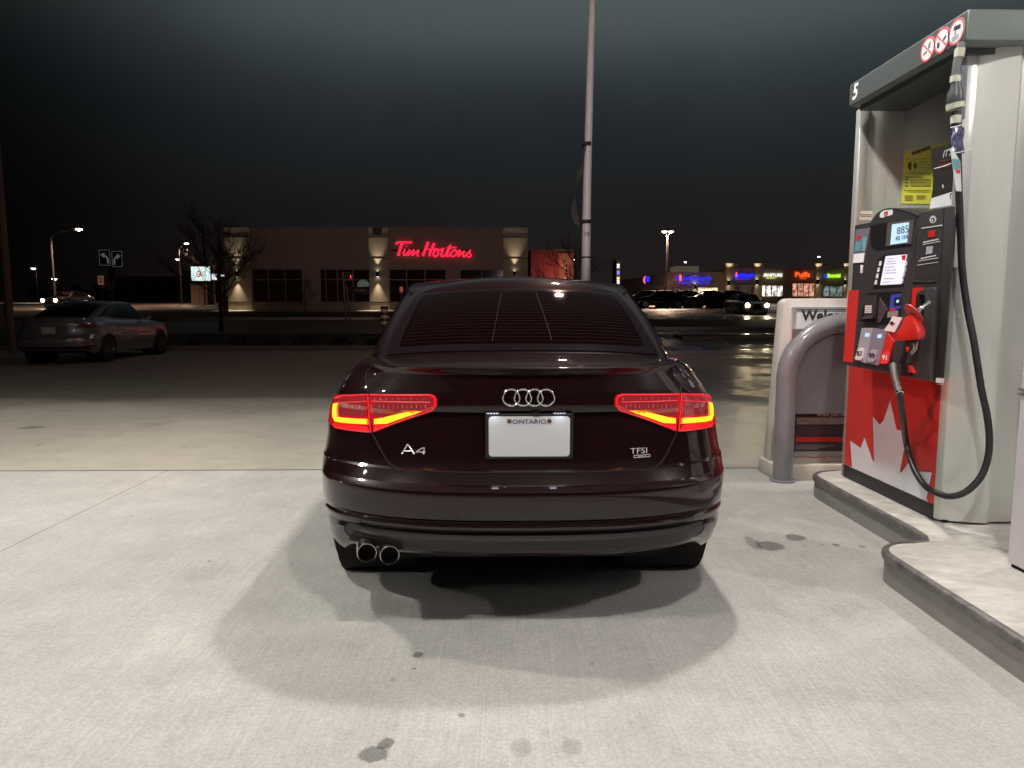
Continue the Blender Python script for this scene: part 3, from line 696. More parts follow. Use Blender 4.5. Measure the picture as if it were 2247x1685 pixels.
def edge_curve(k=0.0):      # outline of the island from the far end round to the near end (left side)
    P = []
    for a in frange(180, 90, 10): P.append((2.145 + .24 - k + .24 * 0 + (.24 + 0) * math.cos(R(a)) + k * (1 - math.cos(R(a))) * 0, 4.62 + .22 * math.sin(R(a))))
    P = P[::-1]
    P += [(2.140, y) for y in (4.3, 4.0, 3.7, 3.52)]
    P += [(2.13, 3.40), (2.10, 3.33), (2.02, 3.31)]
    for a in frange(90, 180, 10): P.append((1.80 + .20 + .20 * math.cos(R(a)), 3.11 + .20 * math.sin(R(a))))
    P += [(1.797, y) for y in (2.8, 2.4, 2.0, 1.2, .2, -1.5)]
    return P
EC = edge_curve()
def offs(P, d):
    Q = []
    for i, p in enumerate(P):
        a = Vector(P[max(0, i - 1)]); b = Vector(P[min(len(P) - 1, i + 1)]); t = (b - a).normalized(); n = Vector((-t.y, t.x)) * 1
        Q.append((p[0] + n.x * d, p[1] + n.y * d))
    return Q
E1 = offs(EC, .0); E2 = offs(EC, .012); E3 = offs(EC, .040)
mb = MB()
for i in range(len(EC) - 1):
    mb.poly([(*E2[i], 0), (*E2[i + 1], 0), (*E2[i + 1], .122), (*E2[i], .122)])
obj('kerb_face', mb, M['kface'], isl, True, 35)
mb = MB()
prof = [(.012, .112), (.002, .116), (-.002, .130), (.0, .145), (.008, .152), (.030, .153)]
rows = [[(*q, z) for q in offs(EC, d)] for d, z in prof]
for A, B in zip(rows, rows[1:]):
    for i in range(len(EC) - 1): mb.poly([A[i], A[i + 1], B[i + 1], B[i]])
obj('steel_edge', mb, M['railm'], isl, True, 50)
mb = MB(); I = [(*q, .150) for q in offs(EC, .026)]
for i in range(len(EC) - 1): mb.poly([I[i], I[i + 1], (3.6, I[i + 1][1], .150), (3.6, I[i][1], .150)])
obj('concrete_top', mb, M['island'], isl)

XF = 2.352
pump = thing('fuel_pump', 'red and stainless fuel pump number 5 with a white maple leaf panel', 'fuel pump', (2.8, 4.15, .15))
# lower cabinet
YN, YB = 3.645, 4.665
mb = MB(); mb.box(2.366, 3.3, YN, YB, .165, 1.02); mb.box(XF - .002, 2.366, YB - .018, YB + .012, .153, 1.02)
obj('cabinet', mb, M['steel_d'], pump)
mb = MB(); mb.box(XF - .004, 2.366, YN + .01, YB - .018, .153, .235); obj('kick_plate', mb, M['head2'], pump)
Xp = XF - .002
def inp(px, py, X=Xp): return PX(px, py, X)
mb = MB(); mb.box(Xp, 2.366, YN + .012, YB - .018, .236, 1.0); red = obj('door_panel', mb, M['pump_red'], pump)
# maple leaf decal, traced in the pump's own plane
z6 = lambda x, y: (1660 + x / 3.768, 800 + y / 3.768)
leaf = [(745, 858), (790, 842), (775, 625), (862, 684), (893, 597), (962, 793), (972, 793), (962, 422), (1018, 493), (1052, 455), (1105, 290), (1158, 530), (1185, 543), (1213, 520), (1222, 690), (1185, 885), (1200, 887), (1297, 745), (1310, 870), (1342, 880), (1450, 888), (1405, 1100), (1420, 1172), (1462, 1190), (1470, 1192)]
pts = [inp(*z6(x, y), Xp - .003) for x, y in leaf]
for p in pts:
    p.z = max(p.z, .238); p.y = min(max(p.y, YN + .014), YB - .02)
me2 = MB(); a = [me2.bm.verts.new(p) for p in pts]; e = [me2.bm.edges.new((a[i], a[(i + 1) % len(a)])) for i in range(len(a))]
bmesh.ops.triangle_fill(me2.bm, edges=e, use_beauty=True)
obj('maple_leaf_decal', me2, M['pump_white'], red)
# near side panels, facing the camera
def vpanel(pts, z0, z1, m, nm, th=.012, sm=True):
    mb = MB()
    for (a, b) in zip(pts, pts[1:]): mb.poly([(*a, z0), (*b, z0), (*b, z1), (*a, z1)])
    return obj(nm, mb, m, pump, sm, 25)
side = [(2.352, 3.66), (2.352, 3.648), (2.356, 3.632), (2.366, 3.618), (2.40, 3.600), (2.47, 3.575), (2.545, 3.556), (2.575, 3.552), (2.585, 3.556), (2.60, 3.575), (2.66, 3.578), (2.72, 3.578), (2.735, 3.56), (2.76, 3.556), (3.3, 3.556)]
vpanel(side, .162, 2.60, M['steel_w'], 'side_panel')
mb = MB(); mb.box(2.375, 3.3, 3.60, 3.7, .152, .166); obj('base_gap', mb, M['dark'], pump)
# upper recess: back wall, far return wall, far post, soffit
XB = 2.60
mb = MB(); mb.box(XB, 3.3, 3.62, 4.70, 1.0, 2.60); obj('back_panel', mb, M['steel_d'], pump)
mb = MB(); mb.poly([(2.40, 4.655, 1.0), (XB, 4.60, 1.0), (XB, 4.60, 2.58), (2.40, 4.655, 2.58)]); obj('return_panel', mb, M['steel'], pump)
mb = MB(); mb.rbox(2.335, 2.40, 4.64, 4.70, 1.0, 2.58, .008); mb.rbox(2.375, 2.43, 4.70, 4.74, 1.0, 2.56, .006); obj('corner_post', mb, M['steel'], pump, True)
mb = MB(); mb.rbox(2.335, 2.40, 3.60, 3.655, 1.5, 2.56, .01); obj('corner_post', mb, M['steel'], pump, True)
# header
XH = 2.25
a = PX(1866, 186, XH); b = PX(2128, 19.5, XH); c = PX(1863, 237, XH); d = PX(2121, 90, XH)
yh0, yh1 = (b.y + d.y) / 2, (a.y + c.y) / 2; zt = (a.z + b.z) / 2; zb = (c.z + d.z) / 2
mb = MB(); mb.rbox(XH, 3.5, yh0, yh1, zb, zt, .008); hd = obj('header', mb, M['header'], pump, True)
mb = MB(); mb.box(XH - .002, XH, yh0 + .01, yh1 - .004, zb + .008, zt - .008); obj('header_face', mb, M['header_d'], hd)
mb = MB(); mb.box(XH + .05, 3.4, yh0 + .1, yh1 - .04, zb - .03, zb + .002); obj('soffit', mb, M['header_d'], hd)
def on_x(body, px, py, hpx_top, hpx_bot, X, m, nm, parent, thick=.0015, squeeze=1, shear=0, bold=0, py2=None):
    p = PX(px, py, X); q = PX(px, py - (hpx_bot), X); h = abs(q.z - p.z)
    mb = MB(); text_into(mb, body, p, (0, -1, 0), (0, 0, 1), h, thick, squeeze=squeeze, shear=shear, bold=bold); return obj(nm, mb, m, parent)
on_x('5', 1876, 204, 0, 31, XH - .004, M['white'], 'pump_number', hd, shear=.18, bold=.03, squeeze=1.0)
def disc(X, cy, cz, r, m, nm, parent, th=.002, n=32, ri=0):
    mb = MB()
    if ri: 
        A = [(X, cy + r * math.cos(2 * math.pi * k / n), cz + r * math.sin(2 * math.pi * k / n)) for k in range(n)]; B = [(X, cy + ri * math.cos(2 * math.pi * k / n), cz + ri * math.sin(2 * math.pi * k / n)) for k in range(n)]
        for k in range(n): mb.poly([A[k], A[(k + 1) % n], B[(k + 1) % n], B[k]])
    else: mb.prism([(X, cy + r * math.cos(2 * math.pi * k / n), cz + r * math.sin(2 * math.pi * k / n)) for k in range(n)], (th, 0, 0))
    return obj(nm, mb, m, parent)
stred = mat('sticker_red', (.62, .10, .12), .5)
for i, (px, py) in enumerate(((2036, 109), (2067, 89.5), (2099, 70))):
    c_ = PX(px, py, XH - .004); r = .062
    st = disc(XH - .005, c_.y, c_.z, r, M['pump_white'], 'safety_sticker', hd)
    disc(XH - .0062, c_.y, c_.z, r, stred, 'sticker_ring', st, ri=r * .84)
    def bar(y0, z0, y1, z1, w, m, nm, x=XH - .0066):
        mb = MB(); t = Vector((0, y1 - y0, z1 - z0)).normalized(); n = Vector((0, -t.z, t.y)) * w / 2
        A = Vector((x, c_.y + y0, c_.z + z0)); B = Vector((x, c_.y + y1, c_.z + z1)); mb.prism([A + n, B + n, B - n, A - n], (.0005, 0, 0)); obj(nm, mb, m, st)
    if i < 2: bar(.038, .034, -.038, -.034, .007, stred, 'prohibition_bar', XH - .0072)
    if i == 0:
        bar(.034, -.018, .006, -.008, .008, M['ink'], 'cigarette_mark'); bar(-.006, .0, -.012, .03, .004, M['ink'], 'smoke_mark'); bar(-.016, .0, -.024, .03, .004, M['ink'], 'smoke_mark')
    if i == 1:
        bar(.026, -.002, .026, -.028, .018, M['ink'], 'phone_mark'); bar(-.012, -.004, -.034, .010, .010, M['ink'], 'plug_mark')
    if i == 2:
        bar(.020, .020, -.030, .014, .020, M['ink'], 'camera_mark'); bar(.004, .004, .010, -.012, .005, M['ink'], 'bracket_mark')
        for k in range(3): bar(.030, -.022 - .009 * k, -.020, -.018 - .009 * k, .002, M['ink'], 'print_line')
# ---- head moulding. Left bay leans out towards the bottom, right bay is upright
def XA(z): return 2.235 - (1.75 - z) * .115      # front of the left bay
def onA(px, py, off=0.0):
    z = 1.5
    for _ in range(12): p = PX(px, py, XA(z) - off); z = p.z
    return p
z5 = lambda x, y: (1840 + x / 3.457, 380 + y / 3.457)
def solidA(poly, m, nm, parent, off=.004, depth=.004, src=z5):
    P = [onA(*src(x, y), off) for x, y in poly]; mb = MB(); mb.prism(P, (depth, 0, 0)); return obj(nm, mb, m, parent)
# whole moulding body: profile polygon in the Y-Z plane, thick
XR = 2.20
def onR(px, py, off=0.0): return PX(px, py, XR - off)
def back(P, X=2.42): return [Vector((X, p.y, p.z)) for p in P]
def loft_solid(front, mb, X=2.42):
    f = [mb.bm.verts.new(p) for p in front]; b = [mb.bm.verts.new(Vector((X, p.y, p.z))) for p in front]; n = len(f)
    mb.bm.faces.new(f); mb.bm.faces.new(b[::-1])
    for i in range(n): mb.bm.faces.new((f[i], b[i], b[(i + 1) % n], f[(i + 1) % n]))
arch = [(162, 1480), (30, 1452), (35, 1400), (100, 880), (125, 400), (240, 378), (262, 345), (290, 310), (330, 282), (380, 268), (440, 270), (520, 288), (575, 310), (607, 335), (600, 400), (590, 500), (560, 870), (500, 1200), (470, 1540), (330, 1510)]
mb = MB(); loft_solid([onA(*z5(x, y)) for x, y in arch], mb, 2.60); head = obj('head_moulding', mb, M['head'], pump)
rb = [(600, 312), (610, 300), (880, 245), (886, 262), (868, 600), (850, 900), (800, 1596), (795, 1602), (650, 1580), (470, 1540), (480, 1300), (560, 800)]
RBF = [onR(*z5(x, y)) for x, y in rb]; ymin = min(p.y for p in RBF); ymax = max(p.y for p in RBF)
RBB = [Vector((2.356, p.y + .262 * (1 - (p.y - ymin) / (ymax - ymin)), p.z)) for p in RBF]
mb = MB(); f_ = [mb.bm.verts.new(p) for p in RBF]; b_ = [mb.bm.verts.new(p) for p in RBB]
mb.bm.faces.new(f_); mb.bm.faces.new(b_[::-1])
for i in range(len(f_)): mb.bm.faces.new((f_[i], b_[i], b_[(i + 1) % len(f_)], f_[(i + 1) % len(f_)]))
hr = obj('nozzle_bay', mb, M['head'], pump, bevel=.012, smooth=True)
# bevel strips on right bay
mb = MB()
for P in ([(800, 268), (775, 690), (720, 1580)],):
    mb.tube([onR(*z5(x, y), .001) for x, y in P], .0035, 6)
obj('bay_rib', mb, M['head'], hr, True)
mb = MB()
for P in ([(620, 318), (600, 420), (560, 820)], [(566, 826), (735, 826)], [(610, 325), (575, 312), (520, 292), (440, 274), (380, 272), (330, 286)]):
    mb.tube([(onR(*z5(x, y), .001) if x > 600 else onA(*z5(x, y), .001)) for x, y in P], .004, 6)
obj('bay_rib', mb, M['head'], hr, True)
# red side strip, left sticker block
solidA([(76, 892), (152, 890), (106, 1440), (36, 1432)], M['pump_red'], 'red_side_strip', head, .003)
solidA([(132, 430), (238, 418), (196, 640), (112, 655)], mat('card_advert', (.16, .15, .19), .5), 'card_advert', head, .003)
solidA([(135, 500), (175, 495), (165, 595), (122, 600)], mat('card_teal', (.12, .30, .38), .4), 'advert_card', head, .006); solidA([(185, 490), (216, 484), (200, 590), (174, 596)], mat('card_teal2', (.16, .36, .40), .4), 'advert_card', head, .006)
solidA([(140, 480), (168, 476), (164, 512), (138, 516)], M['pump_red'], 'advert_leaf', head, .008)
solidA([(116, 618), (196, 608), (186, 680), (108, 686)], M['paper'], 'notice_label', head, .006)
solidA([(166, 700), (183, 700), (176, 762), (166, 762)], M['paper'], 'barcode_strip', head, .004)
# LCD display
w_ = solidA([(240, 400), (560, 345), (548, 556), (296, 590), (245, 560)], M['head2'], 'display_recess', head, .002)
bz = solidA([(372, 378), (574, 352), (548, 538), (356, 560)], mat('display_bezel', (.17, .155, .14), .35, metal=.5), 'display_bezel', head, .006)
solidA([(406, 392), (530, 376), (516, 528), (392, 546)], M['lcd'], 'price_display', bz, .010)
def textA(body, x, y, hz, m, nm, parent, off=.0115, squeeze=.8, shear=0, bold=0):
    p = onA(*z5(x, y), off); q = onA(*z5(x, y - hz), off); r = onA(*z5(x + 20, y - 2.2), off)
    mb = MB(); text_into(mb, body, p, (0, -1, 0), (q - p), (q - p).length, .001, squeeze=squeeze, shear=shear, bold=bold); return obj(nm, mb, m, parent)
inkl = mat('lcd_ink', (.05, .08, .12), .5)
textA('885', 487, 436, 54, inkl, 'price_digits', bz, squeeze=1.3); textA('48.184', 478, 494, 34, inkl, 'litre_digits', bz, squeeze=1.2)
fr_ = solidA([(345, 622), (522, 606), (490, 862), (262, 880), (272, 840), (300, 660)], M['head2'], 'screen_surround', head, .002)
solidA([(358, 633), (516, 619), (471, 844), (315, 852)], M['lcd2'], 'prompt_screen', fr_, .006)
solidA([(476, 628), (510, 624), (503, 662), (484, 664)], M['nred'], 'screen_logo', fr_, .008)
for k, (y, w) in enumerate(((655, 40), (675, 62), (693, 74), (718, 66), (741, 82), (762, 88), (806, 80), (832, 60))):
    x = 372 - k * 5.2; solidA([(x, y - 3), (x + w, y - 7), (x + w, y - 3), (x, y + 1)], mat('screen_ink', (.25, .22, .3), .5) if k == 0 else bpy.data.materials['screen_ink'], 'screen_text', fr_, .008)
for (x, y) in ((315, 688), (302, 735), (292, 783), (282, 831), (510, 690), (502, 733), (492, 772), (482, 820)):
    w = 8 if x < 400 else 6; solidA([(x - w + 3, y - 17), (x + w + 2, y - 18), (x + w - 3, y + 17), (x - w - 3, y + 18)], M['wink'], 'soft_key', head, .005)
solidA([(322, 302), (345, 286), (400, 280), (410, 290), (406, 318), (330, 342), (313, 338), (313, 318)], M['pump_white'], 'logo_plate', head, .003)
solidA([(346, 296), (372, 292), (372, 318), (364, 318), (362, 308), (354, 309), (352, 320), (344, 321)], M['nred'], 'logo_mark', head, .005); solidA([(343, 326), (367, 322), (367, 326), (343, 330)], M['ink'], 'logo_line', head, .005)
# reader area
solidA([(218, 912), (476, 900), (470, 1150), (300, 1150), (160, 1120)], M['head2'], 'reader_recess', head, .002)
solidA([(205, 930), (292, 925), (282, 960), (272, 1080), (190, 1080)], M['head'], 'keypad_housing', head, .012, .010)
for r_ in range(4):
    for c2 in range(3):
        x = 202 + c2 * 17 - r_ * 1.0; y = 1010 + r_ * 15; solidA([(x, y - 2), (x + 13, y - 3), (x + 12, y + 8), (x - 1, y + 9)], M['wink'], 'key', head, .015, .003)
solidA([(196, 1085), (266, 1078), (246, 1108), (162, 1108)], mat('reader_lip', (.07, .055, .055), .5), 'card_slot_lip', head, .03, .028)
solidA([(312, 950), (345, 1000), (368, 1040), (320, 1130), (292, 1140)], mat('printer_door', (.06, .052, .056), .45), 'receipt_door', head, .008)
bl = solidA([(398, 928), (470, 916), (470, 1030), (386, 1040)], M['blue'], 'tap_reader', head, .008)
solidA([(424, 950), (468, 944), (468, 1004), (418, 1010)], M['head2'], 'tap_target', bl, .010); solidA([(440, 966), (456, 963), (454, 984), (438, 987)], M['lcd'], 'tap_symbol', bl, .012)
solidA([(388, 1034), (428, 1030), (426, 1052), (386, 1056)], M['nred'], 'red_label', head, .010)
solidA([(374, 1054), (450, 1044), (446, 1088), (368, 1100)], M['steel_d'], 'receipt_slot', head, .009)
# grade buttons
gb = []
for (poly, m, body, bx, by, bg, tm) in (
    ([(176, 1178), (262, 1176), (206, 1444), (128, 1420)], M['grey1'], '87', 158, 1374, M['pump_white'], M['ink']),
    ([(264, 1178), (366, 1196), (300, 1462), (210, 1444)], mat('button_grey_dark', (.22, .215, .26), .4), '89', 252, 1388, mat('button_lilac', (.40, .38, .50), .45), M['ink']),
    ([(368, 1216), (414, 1280), (362, 1448), (302, 1452)], M['nred'], '91', 352, 1404, mat('button_red', (.75, .06, .08), .35), M['white'])):
    g_ = solidA(poly, m, 'grade_panel', head, .010, .009)
    w = 27; solidA([(bx - w + 14, by - 36), (bx + 4, by - 46), (bx + w + 6, by - 38), (bx + w - 4, by + 28), (bx + 10, by + 46), (bx - w, by + 44), (bx - w - 8, by + 34)], bg, 'grade_button', g_, .018, .009)
    textA(body, bx, by, 36, tm, 'grade_number', g_, .0195, squeeze=1.5, bold=.02)
    if body != '91': solidA([(bx + 44, 1218 + (bx - 158) * .1), (bx + 74, 1216 + (bx - 158) * .1), (bx + 70, 1244 + (bx - 158) * .1), (bx + 40, 1246 + (bx - 158) * .1)], M['lcd'], 'grade_price', g_, .013)
# right bay decals
def solidR(poly, m, nm, parent, off=.003, depth=.002, src=z5):
    mb = MB(); mb.prism([onR(*src(x, y), off) for x, y in poly], (depth, 0, 0)); return obj(nm, mb, m, parent)
gear = []
for k in range(24):
    r = 28 if k % 2 == 0 else 19; a = 2 * math.pi * (k + .5) / 24; gear.append((715 + r * math.cos(a), 355 + r * 1.15 * math.sin(a) - .12 * r * math.cos(a)))
gr = solidR(gear, M['wink'], 'gear_symbol', hr)
solidR([(715 + 13 * math.cos(a) , 355 + 15 * math.sin(a)) for a in [2 * math.pi * k / 12 for k in range(12)]], M['head2'], 'gear_hub', gr, .005)
p = onR(*z5(714, 356), .0065); mb = MB(); text_into(mb, 'e', p, (0, -1, 0), (0, 0, 1), .014, .001, bold=.03); obj('gear_letter', mb, M['wink'], gr)
for x0, x1, y, t_ in ((630, 792, 405, 8), (642, 756, 512, 9), (636, 768, 530, 5), (624, 736, 635, 9), (604, 752, 656, 5), (594, 752, 688, 4)):
    solidR([(x0, y + 12), (x1, y - 12), (x1, y - 12 + t_), (x0, y + 12 + t_)], M['wink'], 'printed_line', hr)
solidR([(684, 440), (734, 434), (728, 484), (678, 492)], M['nred'], 'red_sticker', hr); solidR([(668, 560), (714, 556), (708, 612), (660, 620)], mat('sticker_silver', (.45, .45, .50), .35, var=.3, vscale=60), 'silver_sticker', hr)
# nozzle boot
solidR([(560, 874), (660, 868), (600, 930), (575, 1080), (540, 1020), (548, 930)], M['nred'], 'boot_red_surround', hr, .004)
solidR([(588, 928), (640, 922), (648, 960), (640, 1080), (610, 1130), (580, 1080)], M['dark'], 'boot_opening', hr, .006)
mb = MB(); P = [onR(*z5(x, y), .03) for x, y in ((575, 925), (610, 890), (670, 872), (722, 868), (724, 900), (712, 1100), (690, 1580), (585, 1565), (590, 1480), (634, 1180), (650, 960), (640, 925))]
mb.prism(P, (.03, 0, 0)); obj('boot_guard', mb, mat('boot_guard_plastic', (.05, .052, .054), .42), hr, bevel=.008, smooth=True)
solidR([(500, 1455), (535, 1462), (568, 1520), (494, 1508)], M['nred'], 'boot_base_red', hr, .02, .018)
solidR([(740, 1556), (797, 1560), (795, 1600), (736, 1592)], M['paper'], 'bay_label', hr)
# ---- nozzle and hose
XN = 2.07
nz = lambda x, y: (1850 + x / 7.441, 620 + y / 7.441)
def onN(px, py, X=XN): return PX(px, py, X)
noz = None
mb = MB()
body = [(760, 830), (800, 960), (1000, 960), (1180, 940), (1225, 860), (1215, 780), (1150, 640), (1120, 540), (1080, 520), (1010, 560), (980, 590), (900, 760), (850, 810)]
P = [onN(*nz(x, y), XN - .022) for x, y in body]; mb.prism(P, (.044, 0, 0)); noz = obj('nozzle', mb, M['nred'], pump, bevel=.010, smooth=True)
c_ = onN(*nz(1160, 500)); q = onN(*nz(1235, 440)); ax = Vector((.77, -.07, .62)).normalized()
c1 = onN(*nz(1150, 520)); 
Mx = ax.to_track_quat('Z', 'Y').to_matrix().to_4x4(); Mx.translation = c1
mb = MB(); mb.lathe([(.012, -.006), (.052, -.006), (.060, .0), (.060, .006), (.050, .010), (.012, .012)], Mx, 32); obj('splash_guard', mb, mat('splash_guard_red', (.48, .05, .06), .45), noz, True)
mb = MB(); mb.lathe([(.013, .0), (.013, .03), (.014, .032), (.012, .036), (.012, .05), (.013, .053), (.011, .056), (.011, .095), (.0, .095)], Mx, 20); obj('spout', mb, M['chrome'], noz, True)
mb = MB(); P = [onN(*nz(x, y), XN - .030) for x, y in ((800, 560), (960, 580), (830, 820), (665, 785), (760, 660))]; mb.prism(P, (.006, 0, 0)); nl = obj('nozzle_card', mb, M['paper'], noz)
mb = MB(); P = [onN(*nz(x, y), XN - .032) for x, y in ((770, 650), (800, 640), (850, 690), (820, 690), (800, 720), (790, 690), (760, 700))]; mb.prism(P, (.001, 0, 0)); obj('card_print', mb, M['ink'], nl)
mb = MB(); P = [onN(*nz(x, y), XN - .016) for x, y in ((1000, 955), (1180, 950), (1100, 1000), (1060, 1160), (1020, 1340), (880, 1340), (930, 1250), (980, 1100))]; mb.prism(P, (.034, 0, 0)); obj('handle_grip', mb, M['head2'], noz, bevel=.006, smooth=True)
mb = MB(); P = [onN(*nz(x, y), XN - .0175) for x, y in ((1045, 1040), (1080, 1080), (1050, 1140), (1020, 1090))]; mb.prism(P, (.001, 0, 0)); obj('grip_diamond', mb, M['nred'], noz)
mb = MB(); mb.tube([onN(*nz(x, y)) for x, y in ((1100, 985), (1150, 1000), (1165, 1050), (1150, 1110), (1110, 1150))], .006, 8); obj('trigger', mb, M['steel_d'], noz, True)
mb = MB(); mb.tube([onN(*nz(x, y)) for x, y in ((1200, 940), (1215, 1000), (1190, 1110), (1115, 1190))], .0035, 8); obj('trigger_guard', mb, M['steel_d'], noz, True)
def pt(px, py, X): return PX(px, py, X)
mb = MB(); mb.tube([pt(1960, 800, 2.07), pt(1962, 815, 2.065), pt(1965, 832, 2.06), pt(1970, 848, 2.05), pt(1974, 861, 2.05)], [.020, .021, .019, .0165, .0165], 16); obj('hose_swivel', mb, mat('swivel_grey', (.24, .225, .21), .35, metal=.7), noz, True)
mb = MB(); mb.tube([pt(1968, 846, 2.055), pt(1975, 862, 2.05)], .0178, 16); obj('hose_ferrule', mb, M['chrome'], noz, True)
HP = [(1973, 861, 4.10), (1982, 918, 3.95), (1989, 972, 3.84), (2005, 1026, 3.72), (2031, 1066, 3.60), (2062, 1083, 3.52), (2089, 1088, 3.46), (2121, 1077, 3.42), (2151, 1047, 3.40), (2167, 1007, 3.40), (2171, 960, 3.40), (2165, 906, 3.41), (2152, 845, 3.42), (2136, 745, 3.45), (2123, 680, 3.48), (2112, 600, 3.50), (2108, 520, 3.51), (2105, 440, 3.51), (2103, 380, 3.51), (2101, 300, 3.51)]
k0 = pt(1974, 861, 2.05)
hp = [PY(x, y, Y) for x, y, Y in HP]; hp[0] = k0; hp[1] = PY(1982, 918, lerp(k0.y, hp[2].y, .4))
def smooth_path(P, n=6):
    Q = []
    for i in range(len(P) - 1):
        for k in range(n): Q.append(cr_([*P], i + k / n))
    Q.append(P[-1]); return Q
def cr_(P, t):
    n = len(P) - 1; i = min(int(t), n - 1); f = t - i
    p = [P[max(0, min(n, j))] for j in (i - 1, i, i + 1, i + 2)]
    return .5 * ((2 * p[1]) + (p[2] - p[0]) * f + (2 * p[0] - 5 * p[1] + 4 * p[2] - p[3]) * f * f + (3 * p[1] - p[0] - 3 * p[2] + p[3]) * f ** 3)
mb = MB(); mb.tube(smooth_path(hp), .0165, 14); hose = obj('hose', mb, M['hose'], pump, True)
def hy(px, py, Y=3.51): return PY(px, py, Y)
mb = MB(); mb.tube([hy(2101, 300), hy(2099, 245), hy(2094, 240)][0:2], .021, 16); obj('hose_coupling', mb, M['head'], hose, True)
bandm = mat('band_cream', (.55, .56, .45), .5)
for (q0, q1, rr_) in (((2098, 255), (2097, 272), .024), ((2096, 228), (2097, 240), .041), ((2097, 168), (2096, 182), .024), ((2107, 108), (2104, 127), .023)):
    mb = MB(); mb.tube([hy(*q0), hy(*q1)], rr_, 18); obj('hose_band', mb, bandm, hose, True)
mb = MB(); mb.tube([hy(2097, 240), hy(2096, 226), hy(2097, 205), hy(2098, 190), hy(2097, 168)], [.030, .039, .036, .024, .020], 20); obj('breakaway_valve', mb, mat('valve_grey', (.07, .075, .08), .4), hose, True)
mb = MB(); mb.tube([hy(2097, 170), hy(2099, 150), hy(2102, 130), hy(2107, 110), hy(2110, 95)], .0195, 16); obj('upper_hose', mb, mat('hose_grey', (.14, .15, .155), .45), hose, True)
mb = MB(); mb.tube([hy(2117, 145, 3.56), hy(2114, 200, 3.56), hy(2110, 262, 3.56)], .013, 10); obj('hose_retractor', mb, mat('strap_blue_grey', (.16, .18, .21), .5), pump, True)
for k, (x0, y0, x1, y1) in enumerate(((2085, 281, 2120, 272), (2089, 338, 2135, 327), (2050, 371, 2088, 359))):
    mb = MB(); mb.tube([hy(x0, y0, 3.47), hy((x0 + x1) / 2, (y0 + y1) / 2 + 1, 3.462), hy(x1, y1, 3.47)], .0022, 6); obj('cable_tie', mb, M['white'], pump, True)
# bags and tags on the hose
mb = MB(); mb.grid(lambda u, v: hy(2088 + u * 27 + 2 * math.sin(v * 9), 280 + v * 58, 3.485 + .012 * math.sin(u * 7 + v * 11)), frange(0, 1, 8), frange(0, 1, 10)); obj('plastic_sleeve', mb, mat('sleeve_lilac', (.12, .12, .22), .25, var=.5, vscale=40), pump, True)
mb = MB(); mb.prism([hy(*q, 3.46) for q in ((2086, 325), (2088, 345), (2098, 420), (2110, 421), (2107, 355), (2092, 330))], (0, .002, 0)); tg = obj('hose_tag', mb, mat('tag_pale', (.60, .64, .62), .5), pump)
mb = MB(); mb.prism([hy(*q, 3.458) for q in ((2090, 349), (2106, 351), (2107, 370), (2094, 374))], (0, .001, 0)); obj('tag_teal', mb, mat('tag_teal', (.10, .28, .30), .5), tg)
mb = MB(); mb.prism([hy(*q, 3.458) for q in ((2097, 374), (2107, 372), (2107, 382), (2099, 381))], (0, .001, 0)); obj('tag_red', mb, M['nred'], tg)
# posters: yellow warning on the back panel, dark card in front
z2 = lambda x, y: (1850 + x / 5.529, 290 + y / 5.529)
def solidX(poly, X, m, nm, parent, depth=.001, src=z2): 
    mb = MB(); mb.prism([PX(*src(x, y), X) for x, y in poly], (depth, 0, 0)); return obj(nm, mb, m, parent)
po = solidX([(745, 232), (1290, 120), (1280, 860), (1040, 876), (705, 872)], XB - .004, M['yellow'], 'warning_poster', pump)
def tX(body, x, y, hz, X, m, nm, parent, sq=1, sh=0, bold=0, align='CENTER'):
    p = PX(*z2(x, y), X); q = PX(*z2(x, y - hz), X); mb = MB(); text_into(mb, body, p, (0, -1, 0), (0, 0, 1), abs(q.z - p.z), .0008, squeeze=sq, shear=sh, bold=bold, align=align); return obj(nm, mb, m, parent)
tX('WARNING', 832, 274, 44, XB - .006, M['ink'], 'poster_title', po, 1.25, bold=.035, align='LEFT')
for (x0, x1, y, k) in [(765, 1075, 325, 7)] + [(925, 1075, 355 + 19 * i, 5) for i in range(6)] + [(790, 1060, 495, 5), (790, 1060, 510, 5), (745, 960, 545, 9)] + [(820, 1065, 575 + 17 * i, 6) for i in range(6)] + [(735, 1060, 708, 6), (785, 1060, 728, 5)] + [(745, 845, 775 + 18 * i, 8) for i in range(4)] + [(890, 1000, 775 + 18 * i, 8) for i in range(3)] + [(750, 790, 570 + 40 * i, 16) for i in range(3)]:
    solidX([(x0, y), (x1, y), (x1, y + k), (x0, y + k)], XB - .006, mat('poster_ink', (.13, .12, .02), .6) if 'poster_ink' not in bpy.data.materials else bpy.data.materials['poster_ink'], 'poster_text', po)
cc = [(842 + 58 * math.cos(2 * math.pi * k / 24), 412 + 62 * math.sin(2 * math.pi * k / 24)) for k in range(24)]; pc_ = solidX(cc, XB - .0058, M['ink'], 'poster_pictogram', po); solidX([(842 + (x - 842) * .93, 412 + (y - 412) * .93) for x, y in cc], XB - .0068, M['yellow'], 'pictogram_disc', pc_)
solidX([(795, 375), (830, 370), (826, 470), (800, 462), (786, 410)], XB - .0078, M['ink'], 'pictogram_car', pc_); solidX([(858, 385), (874, 378), (890, 400), (880, 460), (872, 420), (862, 462), (852, 420)], XB - .0078, M['ink'], 'pictogram_figure', pc_)
XD = 2.40
dk = solidX([(1068, 212), (1285, 148), (1310, 380), (1345, 540), (1352, 880), (1050, 934), (1085, 700), (1092, 560)], XD, mat('dark_card', (.035, .032, .032), .4), 'offer_card', pump, .002)
solidX([(1072, 808), (1352, 720), (1356, 885), (1048, 936)], XD - .002, M['paper'], 'card_footer', dk)
